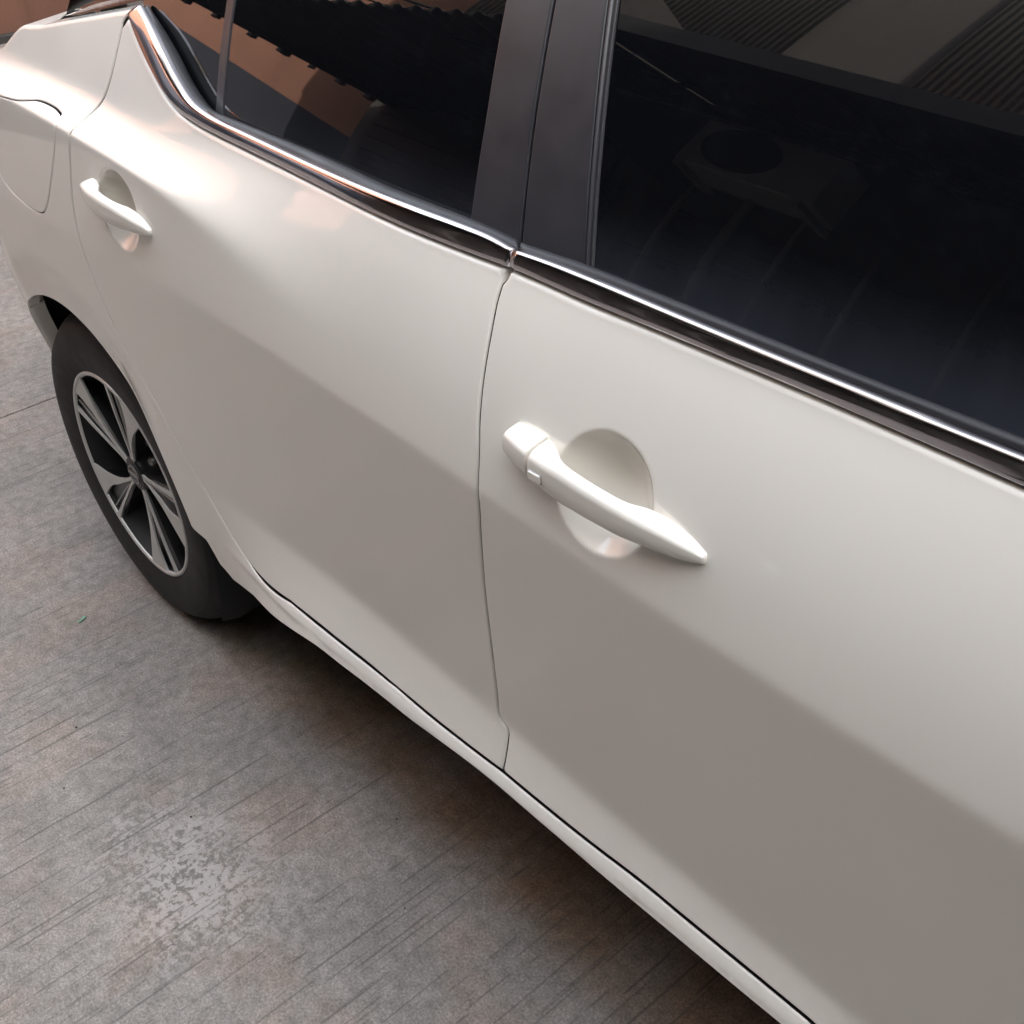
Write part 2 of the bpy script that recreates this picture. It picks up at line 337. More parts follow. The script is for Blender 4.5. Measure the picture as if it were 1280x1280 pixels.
def panel(name, outline, mat, parent, surf=skin, step=.007, gap=.0015, roll=.0032, flange=.016, holes=(), lines=(), normalf=None, extra=None, rollf=None, darkf=None, **kw):
    """a pressed sheet: the outline lies in the skin's own (x, s) coordinates; the rim is rolled and turned inwards"""
    loops = [np.asarray(outline)] + [np.asarray(h) for h in holes]
    if area2(loops[0]) < 0: loops[0] = loops[0][::-1]
    for i in range(1, len(loops)):
        if area2(loops[i]) > 0: loops[i] = loops[i][::-1]
    ds = [0, .12, .35, .65, 1.0]
    V2, E, D, RR = [], [], [], []
    bidx = []
    for li, lp in enumerate(loops):
        tn = np.roll(lp, -1, 0) - np.roll(lp, 1, 0); tn /= np.linalg.norm(tn, axis=1, keepdims=True) + 1e-12
        nin = np.stack([-tn[:, 1], tn[:, 0]], -1)
        rl = np.full(len(lp), roll) if rollf is None else rollf(lp)
        for k, f in enumerate(ds):
            ring = lp + nin * (gap + rl * f)[:, None]; rk = rl
            if k > 0:
                ok = (edge_dist(ring, lp) > (gap + rl * f) * .93)
                ring = ring[ok]; rk = rl[ok]
            base = len(V2)
            V2 += [tuple(v) for v in ring]; D += list(rk * f); RR += list(rk)
            if k == 0:
                n = len(ring); E += [(base + i, base + (i + 1) % n) for i in range(n)]; bidx.append((base, n))
    lo, hi = loops[0].min(0), loops[0].max(0)
    gx, gy = np.meshgrid(np.arange(lo[0], hi[0], step), np.arange(lo[1], hi[1], step)); gx[1::2] += step / 2
    g = np.stack([gx.ravel(), gy.ravel()], -1)
    if extra is not None: g = np.concatenate([g, extra])
    ln = [np.asarray(l_) for l_ in lines]
    if ln:
        al = np.concatenate(ln)
        g = g[np.array([True] * len(g)) if not len(al) else _far(g, al, step * .45)]
        g = np.concatenate([g, al])
    allb = loops[0]
    g = g[inside(g, allb)]
    if rollf is None: g = g[edge_dist(g, allb) > gap + roll + step * .3]
    else:
        near = rollf(g); g = g[edge_dist(g, allb) > gap + near + step * .3]
    for h in loops[1:]:
        g = g[~inside(g, h)]; g = g[edge_dist(g, h) > gap + roll + step * .3]
    V2 += [tuple(v) for v in g]; D += [1.] * len(g); RR += [roll] * len(g)
    res = delaunay_2d_cdt([Vector(v) for v in V2], E, [], 0, 1e-6)
    ov = np.array([tuple(v) for v in res[0]]); tri = np.array([f for f in res[2]]); orig = res[3]
    Dn = np.array([D[o_[0]] if len(o_) else 0. for o_ in orig])
    Rn = np.array([RR[o_[0]] if len(o_) else roll for o_ in orig])
    c = ov[tri].mean(1)
    b0 = loops[0]; tn = np.roll(b0, -1, 0) - np.roll(b0, 1, 0); tn /= np.linalg.norm(tn, axis=1, keepdims=True) + 1e-12
    inner = [np.array([V2[i] for i in range(bi, bi + n)]) for bi, n in bidx]
    ok = inside(c, inner[0])
    for h in inner[1:]: ok &= ~inside(c, h)
    tri = tri[ok]
    P3 = surf(ov[:, 0], ov[:, 1], **kw)
    nf = normalf or (skin_n if surf is skin else None)
    if nf is not None: Nn = nf(ov[:, 0], ov[:, 1], **kw)
    else:
        e = 1e-3; a = surf(ov[:, 0] + e, ov[:, 1], **kw) - surf(ov[:, 0] - e, ov[:, 1], **kw); b = surf(ov[:, 0], ov[:, 1] + e, **kw) - surf(ov[:, 0], ov[:, 1] - e, **kw)
        Nn = np.cross(a, b); Nn /= np.linalg.norm(Nn, axis=1, keepdims=True); Nn *= np.where(Nn[:, 1:2] > 0, -1, 1)
    # orient triangles so that they face outwards
    fn = np.cross(P3[tri[:, 1]] - P3[tri[:, 0]], P3[tri[:, 2]] - P3[tri[:, 0]])
    flip = (fn * Nn[tri[:, 0]]).sum(1) < 0; tri[flip] = tri[flip][:, ::-1]
    dd = np.minimum(Dn, Rn); sink = Rn - np.sqrt(np.clip(Rn ** 2 - (Rn - dd) ** 2, 0, None))
    P3 = P3 - Nn * sink[:, None]
    V = list(P3); F = [tuple(t) for t in tri]; nv = len(V)
    # flange
    dark = []
    pos = {}
    for k, o_ in enumerate(orig):
        for q in o_: pos[q] = k
    for bi, n in bidx:
        idx = [pos[bi + i] for i in range(n)]
        st = len(V)
        for i in idx: V.append(P3[i] - Nn[i] * flange * .25)
        for i in idx: V.append(P3[i] - Nn[i] * flange)
        for i in range(n):
            j = (i + 1) % n
            F.append((idx[j], idx[i], st + i, st + j)); F.append((st + j, st + i, st + n + i, st + n + j))
            if darkf is not None and darkf(P3[idx[i]]): dark += [len(F) - 2, len(F) - 1]
    V = np.array(V)
    me = bpy.data.meshes.new(name); me.from_pydata(V.tolist(), [], [tuple(int(i) for i in f) for f in F]); me.update()
    o = link(name, me, mat, parent)
    if dark:
        me.materials.append(M['gap'])  # flange coloured dark for sealer and the shade in the gap
        for i in dark: me.polygons[i].material_index = 1
    # normals: analytic on the sheet, area-averaged on the rim
    vn = np.zeros(len(V) * 3); me.vertices.foreach_get('normal', vn); vn = vn.reshape(-1, 3)
    free = np.zeros(len(V), bool); free[:nv] = Dn > Rn * .98
    vn[free] = Nn[free[:nv]]
    me.normals_split_custom_set_from_vertices(vn.tolist())
    return o
def _far(g, pts, r):
    cell = {}
    for p_ in pts: cell.setdefault((int(p_[0] / r), int(p_[1] / r)), []).append(p_)
    keep = np.ones(len(g), bool)
    for i, q in enumerate(g):
        a, b = int(q[0] / r), int(q[1] / r)
        for u in (a - 1, a, a + 1):
            for v in (b - 1, b, b + 1):
                for p_ in cell.get((u, v), ()):
                    if (p_[0] - q[0]) ** 2 + (p_[1] - q[1]) ** 2 < r * r: keep[i] = False
    return keep

def box(bm_V, bm_F, x0, x1, y0, y1, z0, z1):
    b = len(bm_V)
    bm_V += [(x0, y0, z0), (x1, y0, z0), (x1, y1, z0), (x0, y1, z0), (x0, y0, z1), (x1, y0, z1), (x1, y1, z1), (x0, y1, z1)]
    bm_F += [tuple(b + i for i in f) for f in ((0, 3, 2, 1), (4, 5, 6, 7), (0, 1, 5, 4), (1, 2, 6, 5), (2, 3, 7, 6), (3, 0, 4, 7))]
def boxes(name, L, mat, parent=None, bevel=0.):
    V, F = [], []
    for b in L: box(V, F, *b)
    o = mesh(name, V, F, mat, parent, smooth=False)
    if bevel:
        md = o.modifiers.new('bevel', 'BEVEL'); md.width = bevel; md.segments = 2; md.limit_method = 'ANGLE'
        o.data.polygons.foreach_set('use_smooth', [True] * len(o.data.polygons))
        md.harden_normals = True
    return o
def tube(name, pts, rad, mat, parent=None, seg=8):
    pts = [Vector(p_) for p_ in pts]; V, F = [], []
    for i, p_ in enumerate(pts):
        t = (pts[min(i + 1, len(pts) - 1)] - pts[max(i - 1, 0)]).normalized()
        a = t.orthogonal().normalized() if i == 0 else (a - t * a.dot(t)).normalized()
        b = t.cross(a); r_ = rad[i] if isinstance(rad, (list, tuple)) else rad
        for k in range(seg):
            th = 2 * math.pi * k / seg; V.append(p_ + (a * math.cos(th) + b * math.sin(th)) * r_)
    for i in range(len(pts) - 1):
        for k in range(seg): F.append((i * seg + k, i * seg + (k + 1) % seg, (i + 1) * seg + (k + 1) % seg, (i + 1) * seg + k))
    F.append(tuple(range(seg))[::-1]); F.append(tuple((len(pts) - 1) * seg + k for k in range(seg)))
    return mesh(name, V, F, mat, parent)
def lathe(name, prof, mat, parent=None, seg=96, axis_y=True):
    """profile of (radius, y) turned about the wheel's axle"""
    V, F = [], []
    for k in range(seg):
        th = 2 * math.pi * k / seg
        for r_, y_ in prof: V.append((r_ * math.cos(th), y_, r_ * math.sin(th)))
    n = len(prof)
    for k in range(seg):
        for i in range(n - 1):
            a, b = k * n + i, ((k + 1) % seg) * n + i
            F.append((a, a + 1, b + 1, b))
    o = mesh(name, V, F, mat, parent); return o

# ------------------------------------------------------------ ground
def mat_concrete():
    k = N('broomed_concrete'); k.set(Roughness=.86, Specular_IOR_Level=.35)
    co = k.coord()
    xyz = k.n('ShaderNodeSeparateXYZ'); k.l(co, xyz.inputs[0]); X, Yc = xyz.outputs[0], xyz.outputs[1]
    wob = k.noise(k.scale(co, 1, .5, 1), 2.2, 2)
    xw = k.math('ADD', X, k.math('MULTIPLY', wob, .02))
    # broom grooves run straight across the lane; each starts and stops on its own
    def grooves(period, off, width):
        u = k.math('ADD', k.math('DIVIDE', xw, period), off)
        cell = k.math('FLOOR', u); fr = k.math('FRACT', u)
        wn = k.n('ShaderNodeTexWhiteNoise', noise_dimensions='1D'); k.l(cell, wn.inputs['W'])
        jit = k.math('MULTIPLY_ADD', wn.outputs['Value'], .6, .2)
        d = k.math('ABSOLUTE', k.math('SUBTRACT', fr, jit))
        line = k.mapr(d, width * .35, width, 1, 0)
        cv = k.n('ShaderNodeCombineXYZ'); k.l(k.math('MULTIPLY', cell, 7.31), cv.inputs[0]); k.l(k.math('MULTIPLY', Yc, 5.2), cv.inputs[1]); cv.inputs[2].default_value = off
        seg = k.noise(cv.outputs[0], 1.0, 3, .6)
        return k.math('MULTIPLY', line, k.mapr(seg, .51, .59))
    g1 = grooves(.034, 0.3, .075); g2 = grooves(.0215, 5.7, .085); g3 = grooves(.011, 2.1, .20)
    fade = k.mapr(k.noise(co, 1.3, 3), .38, .6, .35, 1)
    g = k.math('MULTIPLY', k.math('MAXIMUM', g1, k.math('MAXIMUM', k.math('MULTIPLY', g2, .75), k.math('MULTIPLY', g3, .12))), fade)
    fine = k.noise(co, 240, 6, .85); med = k.noise(co, 42, 6, .65); big = k.noise(co, 3.1, 5, .6); hue = k.noise(k.scale(co, 1, 1, 1, (4, 9, 2)), 5.0, 4)
    brush = k.noise(k.scale(co, 9, .8, 1), 22, 5, .7)
    c = k.ramp(med, (.32, (.232, .212, .192)), (.5, (.300, .276, .251)), (.7, (.368, .340, .312)))
    c = k.mix(k.mapr(big, .38, .62, 0, .7), c, k.mix(1, c, (.78, .80, .80), 'MULTIPLY'))
    c = k.mix(k.mapr(hue, .48, .66, 0, .6), c, k.mix(1, c, (1.10, .97, .90), 'MULTIPLY'))
    mot = k.noise(k.scale(co, 1, 1, 1, (3, 1, 7)), 11, 6, .7)
    c = k.mix(k.mapr(mot, .35, .62, .5, 0), c, k.mix(1, c, (.74, .74, .75), 'MULTIPLY'))
    c = k.mix(k.mapr(brush, .3, .72, 0, .38), c, k.mix(1, c, (.80, .80, .80), 'MULTIPLY'))
    c = k.mix(k.mapr(fine, .35, .7, 0, 1), k.mix(1, c, (.55, .55, .56), 'MULTIPLY'), k.mix(1, c, (1.32, 1.31, 1.30), 'MULTIPLY'))
    sp_ = k.n('ShaderNodeTexVoronoi'); sp_.inputs['Scale'].default_value = 95; k.l(co, sp_.inputs['Vector'])
    spk = k.math('MULTIPLY', k.mapr(sp_.outputs['Distance'], .05, .13, 1, 0), k.mapr(k.noise(co, 17, 2), .60, .66))
    c = k.mix(k.math('MULTIPLY', spk, .6), c, (.09, .085, .08))
    # scaled patch where the skin has flaked off
    dv = k.n('ShaderNodeVectorMath', operation='DISTANCE'); mp = k.scale(co, 1.0, 1.35, 0, (0, 0, 0)); k.l(mp, dv.inputs[0]); dv.inputs[1].default_value = (.665, -.262 * 1.35, 0)
    rad = k.math('ADD', dv.outputs['Value'], k.math('MULTIPLY', k.math('SUBTRACT', k.noise(co, 9, 4), .5), .34))
    area = k.mapr(rad, .04, .27, 1, 0)
    fl = k.math('ADD', k.noise(co, 80, 5, .65, .1), k.math('MULTIPLY', k.math('SUBTRACT', k.noise(co, 16, 3), .5), .35)); flk = k.mapr(k.math('ADD', fl, k.math('MULTIPLY', k.mapr(rad, .0, .16, 1, 0), .05)), .48, .55); pit = k.mapr(fl, .40, .45, 1, 0)
    c = k.mix(k.math('MULTIPLY', k.math('MULTIPLY', area, flk), .60), c, (.40, .38, .36))
    c = k.mix(k.math('MULTIPLY', k.math('MULTIPLY', area, pit), .55), c, (.11, .108, .10))
    # brown fringe of the car's shadow painted into the concrete, broken by noise
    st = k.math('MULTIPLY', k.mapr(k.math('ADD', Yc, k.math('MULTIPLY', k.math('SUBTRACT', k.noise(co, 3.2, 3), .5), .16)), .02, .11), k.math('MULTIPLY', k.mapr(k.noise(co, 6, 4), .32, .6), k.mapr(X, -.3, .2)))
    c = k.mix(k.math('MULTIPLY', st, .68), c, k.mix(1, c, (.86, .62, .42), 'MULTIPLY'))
    c = k.mix(k.math('MULTIPLY', g, .62), c, (.085, .080, .076))
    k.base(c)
    h = k.math('ADD', k.math('MULTIPLY', fine, .25), k.math('MULTIPLY', med, .35))
    h = k.math('SUBTRACT', h, k.math('MULTIPLY', g, .9)); h = k.math('ADD', h, k.math('MULTIPLY', brush, .22))
    h = k.math('ADD', h, k.math('MULTIPLY', k.math('MULTIPLY', area, flk), .35))
    k.bump(h, .55, .0028)
    return k.m
M['concrete'] = mat_concrete()
ground = boxes('ground', [(-60, 60, -60, 60, -.30, -.012)], mat_simple('packed_earth', (.12, .11, .10), .95), None)
tag(ground, kind='structure')
for sx in (-9.13, -5.13, -1.13, 2.87, 6.87, 10.87):
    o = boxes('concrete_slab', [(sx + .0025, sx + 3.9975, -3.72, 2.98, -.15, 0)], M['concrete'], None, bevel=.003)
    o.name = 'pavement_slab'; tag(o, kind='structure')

# ------------------------------------------------------------ parked car
car = empty('parked_car', (1.3, .9, 0))
tag(car, 'pearl white four-door sedan with chrome window trim and dark tinted glass', 'car')
CAR0 = Vector((1.3, .9, 0))
_parts = []
def part(o): _parts.append(o); return o

TR = lambda k: np.array(K[k])
belt_r = catmull(smooth_line(TR('belt_rear'), 1), 5); belt_f = catmull(TR('belt_front'), 5)
belt_f = np.vstack([belt_f, [[2.15, 1.003], [2.32, .998]]])
gapB = catmull(TR('gapB'), 4)
gapR = catmull(smooth_line(TR('gapR'), 2), 4)
db = TR('door_bottom'); iB = 7; db[1:iB] = smooth_line(db[:iB + 1], 1)[1:iB]
db_r, db_f = catmull(db[:iB + 1], 4), np.vstack([catmull(db[iB:], 4), [[2.0, .338], [2.22, .335]]])
gapB[-1] = db[iB]; gapR[-1] = db[0]
gapB[0] = belt_r[-1] + [.0024, 0]; belt_f[0] = gapB[0]; belt_r[-1] = gapB[0]; gapR[0] = belt_r[0]
# rear door and front door skins
rear_outline = close_path([belt_r, gapB, db_r[::-1], gapR[::-1]], .006)
front_edge = np.array([[2.32, .998], [2.31, .90], [2.27, .70], [2.23, .5], [2.22, .335]])
front_outline = close_path([belt_f, catmull(front_edge, 6), db_f[::-1], gapB[::-1]], .006)
def feature_lines(x0, x1, S=True):
    x = np.arange(x0, x1, .006); L = []
    for f, ds in ((zB, (-.010, -.005, -.002, .001, .004, .009)), (zF, (-.020, -.014, -.009, -.005, -.001, .003, .007, .012, .018))):
        for d in ds: L.append(np.stack([x, f(x) + d], -1))
    if S:
        xs = x[x < .95]
        for d in (-.005, -.0025, -.0008, .0008, .0025, .005, .02, .024, .028): L.append(np.stack([xs, zS(xs) + d], -1))
    return L
def dish_pts(i):
    cx, cz, rx, rz, D = DISH[i]; out = []
    for f in (.3, .5, .65, .78, .87, .92, .95, .97, .985, 1.0, 1.015, 1.035, 1.07, 1.13):
        n = int(2 * math.pi * rx * f / .0045); th = np.arange(n) / n * 2 * np.pi
        out.append(np.stack([cx + rx * f * np.cos(th), cz + rz * f * np.sin(th)], -1))
    return np.concatenate(out)
def clear_lines(L, i):
    cx, cz, rx, rz, D = DISH[i]
    return [l_[((l_[:, 0] - cx) / rx) ** 2 + ((l_[:, 1] - cz) / rz) ** 2 > 1.35] for l_ in L]
def belt_roll(bl):
    def f(q): 
        b = np.interp(q[:, 0], bl[:, 0], bl[:, 1]); return .0032 + .0056 * (np.abs(b - q[:, 1]) < .013)
    return f
DK = lambda q: True
rear_door = part(panel('rear_door', rear_outline, M['paint'], None, lines=clear_lines(feature_lines(.2, 1.2), 1) + [dish_pts(1)], roll=.0032, gap=.0013, rollf=belt_roll(belt_r), darkf=DK))
front_door = part(panel('front_door', front_outline, M['paint'], None, lines=clear_lines(feature_lines(1.1, 1.9, False), 0) + [dish_pts(0)], roll=.0032, gap=.0013, rollf=belt_roll(belt_f), darkf=DK))

# quarter panel with the sill running forward under the doors, the wheel arch cut out of it
sillb = catmull(TR('sill_bottom'), 4)
TH = np.radians(np.linspace(-2, 128, 60))
AX, AZ, AR = 0.0, .326, .371
arch_c = np.stack([AX + AR * np.cos(TH), AZ + AR * np.sin(TH)], -1)
low = TR('arch'); low = low[low[:, 1] < .42][::-1]       # front foot of the arch, from the sill up
xq = np.linspace(-.95, -.10, 30)
topq = [[x, float(zT(x)) + .19] for x in xq] + [[-.06, float(zT(-.06)) + .15], [.0, float(zT(0)) + .075]] + [[x, float(zT(x)) + .040] for x in np.linspace(.05, .33, 12)]
quarter_outline = close_path([gapR, np.vstack([db_r, db_f[1:]]), np.array([[2.22, .335], [2.22, .298]]),
    np.vstack([[[2.22, .298]], [[1.9, .306]], sillb[::-1]]), np.vstack([sillb[:1], low[1:], arch_c[arch_c[:, 1] > low[-1][1]]]),
    np.array([arch_c[-1], TR('seam')[0] + [-.02, .02], [-.5, .655], [-.95, .63]]), np.array([[-.95, .63], topq[0]]), np.array(topq + [gapR[0] + [.006, .004]]), np.array([gapR[0] + [.006, .004], gapR[0]])], .006)
fu = TR('fuel'); fuel_outline = catmull(np.vstack([smooth_line(fu[:13], 1), [[-.045, .905], [-.085, .945], [-.092, .99], [-.080, 1.028], [-.045, 1.0455], [.02, 1.0505], [.075, 1.0535]]]), 4, True)
fuel_outline = resample(np.vstack([fuel_outline, fuel_outline[:1]]), .005)[:-1]
xx = np.arange(-.94, .4, .006)
ql = [np.stack([xx, zS(xx) + d], -1) for d in (-.005, -.0025, -.0008, .0008, .0025, .005, .018, .022, .026)]
ql += [np.stack([xx, zT(xx) + d], -1) for d in (-.004, 0, .002, .004, .006, .009, .013)]
ql += [np.stack([(.03 + rr * np.cos(a)), .33 + rr * np.sin(a)], -1) for rr in (.448, .454, .458, .462, .468) for a in [np.radians(np.arange(8, 150, .7))]]
xx2 = np.arange(.6, 2.2, .01)
quarter = part(panel('quarter_panel', quarter_outline, M['paint'], None, step=.008, lines=ql, holes=[fuel_outline], flange=.022, roll=.0020, gap=.0009, sill=True, dish=False, darkf=lambda q: math.hypot(q[0], q[2] - .326) > .385 and q[2] > .345,
    extra=np.concatenate([np.stack([xx2, door_low(xx2) - d], -1) for d in (.006, .009, .012, .015, .018)])))
fuel = part(panel('fuel_door', fuel_outline, M['paint'], None, step=.007, lines=[l_ for l_ in ql[:9]], dish=False, gap=.0006, roll=.0018))
# rear bumper below the seam
th2 = np.radians(np.linspace(126, 205, 30))
bump_outline = close_path([np.array([arch_c[-1], TR('seam')[0] + [-.02, .02], [-.5, .655], [-.95, .63]]), np.array([[-.95, .63], [-.95, .24], [-.42, .20]]),
    np.array([[-.42, .20], [AX + AR * math.cos(th2[-1]), AZ + AR * math.sin(th2[-1])]]), np.stack([AX + AR * np.cos(th2), AZ + AR * np.sin(th2)], -1)[::-1]], .007)
bumper = part(panel('rear_bumper', bump_outline, M['paint'], None, step=.012, dish=False, flange=.03))
# front fender beyond the front door, its arch and wheel lie outside the picture
fa = np.radians(np.linspace(180 - 8, 10, 60))
fend = close_path([np.array([[2.325, .995], [2.8, .955], [3.35, .86]]), np.array([[3.35, .86], [3.42, .60], [3.40, .42]]), np.array([[3.40, .42], [2.712 + AR * math.cos(fa[-1]), AZ + AR * math.sin(fa[-1])]]),
    np.stack([2.712 + AR * np.cos(fa), AZ + AR * np.sin(fa)], -1)[::-1], np.array([[2.712 + AR * math.cos(fa[0]), AZ + AR * math.sin(fa[0])], [2.30, .30], [2.225, .30]]), catmull(front_edge, 6)[::-1] + [.002, 0]], .012)
fender = part(panel('front_fender', fend, M['paint'], None, step=.02, dish=False))

# dark inner shell seen through the shut lines
gx = np.arange(-.90, 3.36, .03); gs = np.linspace(.36, 1.02, 24)
A, B = np.meshgrid(gx, gs); Pi = P(A.ravel(), B.ravel()); Pi[:, 1] += .045
rr = np.minimum(np.hypot(Pi[:, 0] - AX, Pi[:, 2] - AZ), np.hypot(Pi[:, 0] - 2.712, Pi[:, 2] - AZ))
F = []
for j in range(len(gs) - 1):
    for i in range(len(gx) - 1):
        q = (j * len(gx) + i, j * len(gx) + i + 1, (j + 1) * len(gx) + i + 1, (j + 1) * len(gx) + i)
        if min(rr[list(q)]) > .37: F.append(q)
inner = part(mesh('inner_shell', Pi, F, M['gap'], None))

# chrome moulding: swept between its lower and upper rails
def rails(name, A_, B_, prof, mat, parent=None, n=120, capends=True):
    """prof: list of (t across, offset along the outward normal)"""
    A_ = resample(catmull(A_, 5), n=n); B_ = resample(catmull(B_, 5), n=n)
    V, F = [], []; m = len(prof)
    for i in range(n):
        t = A_[min(i + 1, n - 1)] - A_[max(i - 1, 0)]; v = B_[i] - A_[i]
        nn = np.cross(t, v); nn /= np.linalg.norm(nn); nn *= -1 if nn @ np.array([0, -.5, .85]) < 0 else 1
        for a, o_ in prof: V.append(A_[i] + v * a + nn * o_)
    for i in range(n - 1):
        for k in range(m - 1): F.append((i * m + k, (i + 1) * m + k, (i + 1) * m + k + 1, i * m + k + 1))
    if capends: F += [tuple(range(m)), tuple((n - 1) * m + k for k in range(m))[::-1]]
    return mesh(name, V, F, mat, parent)
def lower_rail(bl): q = P(bl[:, 0], bl[:, 1] - .0030); q[:, 1] += .0022; return q
chp = [(-.012, -.010), (-.010, .0036), (.02, .0044), (.08, .0052), (.18, .0061), (.30, .0069), (.42, .0074), (.54, .0077), (.64, .0078), (.73, .0077), (.80, .0074), (.86, .0069), (.905, .0060), (.94, .0049), (.97, .0035), (.99, .0020), (1.0, .0002), (1.02, -.008)]
ctr = smooth_line(TR('chr_top_rear'), 1); ctf = TR('chr_top_front')
ctr[-1] = ctf[0] - [.0032, 0, 0]; ctf = smooth_line(ctf, 1)
ctf = np.vstack([ctf, [[2.1, .105, 1.022], [2.30, .107, 1.014]]])
cr = part(rails('chrome_moulding', lower_rail(smooth_line(np.vstack([belt_r[:-3:4], belt_r[-1:] - [.0012, 0]]), 1)), ctr, chp, M['chrome'], n=170))
bf2 = belt_f.copy(); bf2[:, 0] += .003
cf = part(rails('chrome_moulding', lower_rail(smooth_line(bf2[::4], 1)), ctf, chp, M['chrome'], n=120))
# rubber weather seal between the chrome and the glass
slp = [(-.3, -.006), (0, -.0015), (.15, .0012), (.45, .0022), (.75, .0016), (.95, .0002), (1.05, -.004)]
slr, slf = TR('seal_rear'), np.vstack([TR('seal_front'), [[2.1, .104, 1.030], [2.30, .106, 1.022]]])
sr = part(rails('window_seal', ctr + [0, .002, -.0005], slr, slp, M['seal'], n=170))
sf = part(rails('window_seal', ctf + [0, .002, -.0005], slf, slp, M['seal'], n=120))

# greenhouse: glass, pillar covers, channels
ZT = 1.352
def ext(l_, z=ZT):
    l_ = np.array(l_)[:, [0, 2]]; d = (l_[-1] - l_[-2]) / (l_[-1][1] - l_[-2][1]); e = l_[-1] + d * (z - l_[-1][1])
    return np.vstack([l_, [e]])
def extd(l_, z=-.02):
    d = (l_[1] - l_[0]) / np.linalg.norm(l_[1] - l_[0]); return np.vstack([[l_[0] + d * z], l_[1:]]) if z < 0 else l_
lp_, lg_, lt_, lo_ = (extd(ext(K[k])) for k in ('pil_r_left', 'pil_gap', 'pil_f_trim', 'pil_f_out'))
dl_, dr_ = (extd(ext(K[k])) for k in ('div_l', 'div_r')); cp_ = ext(K['cpil'])
def rectp(a, b, step=.012):
    return close_path([a, np.array([a[-1], b[-1]]), b[::-1], np.array([b[0], a[0]])], step)
sealx = slr[:, [0, 2]]; sfx = slf[:, [0, 2]]
GL = .003
def glass_panel(name, a, b, low=None):
    segs = [a, np.array([a[-1], b[-1]]), b[::-1]] + ([low] if low is not None else [np.array([b[0], a[0]])])
    return part(panel(name, close_path(segs, .012), M['glass'], None, surf=usurf, off=GL, step=.04, gap=.0002, roll=.0008, flange=.004))
def low_edge(sx, x0, x1, sh=(0, -.012)):
    m_ = sx[(sx[:, 0] > x0) & (sx[:, 0] < x1)] + np.array(sh); return m_[::-1]
sealx = catmull(sealx, 5); sfx = catmull(sfx, 5)
dle, dre, lpe, loe = dl_ + [.006, 0], dr_ - [.006, 0], lp_ + [.006, 0], lo_ - [.006, 0]
dle[0][1] = dre[0][1] = 1.07; lpe[0][1] = 1.05; loe[0][1] = 1.045
ql_ = low_edge(sealx, .31, dle[0][0] - .004, (-.007, -.010))
quarter_glass = part(panel('quarter_window', close_path([dle, np.array([dle[-1], [.18, ZT]]), np.array([[.18, ZT], ql_[-1]]), np.vstack([ql_[::-1], dle[:1]])], .012), M['glass'], None, surf=usurf, off=GL, step=.04, gap=.0002, roll=.0008, flange=.004))
rear_glass = glass_panel('rear_side_window', dre, lpe, np.vstack([lpe[:1], low_edge(sealx, dre[0][0] + .01, lpe[0][0] - .01), dre[:1]]))
front_glass_edge = np.array([[2.33, 1.02], [2.10, 1.14], [1.90, 1.24], [1.66, ZT]])
front_glass = glass_panel('front_side_window', loe, front_glass_edge, np.vstack([front_glass_edge[:1], low_edge(sfx, loe[0][0] + .01, 2.28), loe[:1]]))
kw = dict(surf=usurf, step=.03, gap=.0012, flange=.012)
pr = part(panel('pillar_cover', rectp(lp_, lg_), M['pillar'], None, off=-.0005, roll=.003, **kw))
pf = part(panel('pillar_cover', rectp(lg_, lt_), M['pillar'], None, off=-.0005, roll=.003, **kw))
def on_u(l_, off): return np.stack([l_[:, 0], U(l_[:, 0], l_[:, 1]) + off, l_[:, 1]], -1)
lt3, lo3 = resample(lt_, n=14), resample(lo_, n=14)
chn = part(rails('window_channel', on_u(lt3, .002), on_u(lo3, .002), [(-.08, -.006), (-.05, .0008), (.06, .0022), (.16, .0020), (.26, .0002), (.40, -.0008), (.60, -.0004), (.72, .0014), (.84, .0024), (.96, .0014), (1.03, -.006)], M['channel'], n=40))
dv = part(panel('division_bar', rectp(dl_, dr_, .008), M['channel'], None, off=.0015, roll=.004, **kw))
# matt strip of rubber behind the two pillar covers
gb = part(panel('window_channel', rectp(lg_ + [-.012, 0], lg_ + [.012, 0]), M['gap'], None, off=.012, roll=.001, **kw))
# black quarter trim behind the small window, up to the roof
ct = np.vstack([[.415, 1.135], cp_ + [.002, 0]])
quarter_trim_out = close_path([ct, np.array([ct[-1], [.20, ZT - .02], [.06, 1.25]]), np.array([[.06, 1.25], [.055, 1.195], [.20, 1.200], [.30, 1.200], [.355, 1.196], [.39, 1.155], ct[0]])], .01)
qt = part(panel('quarter_trim', quarter_trim_out, M['pillar'], None, off=.004, roll=.003, **kw))

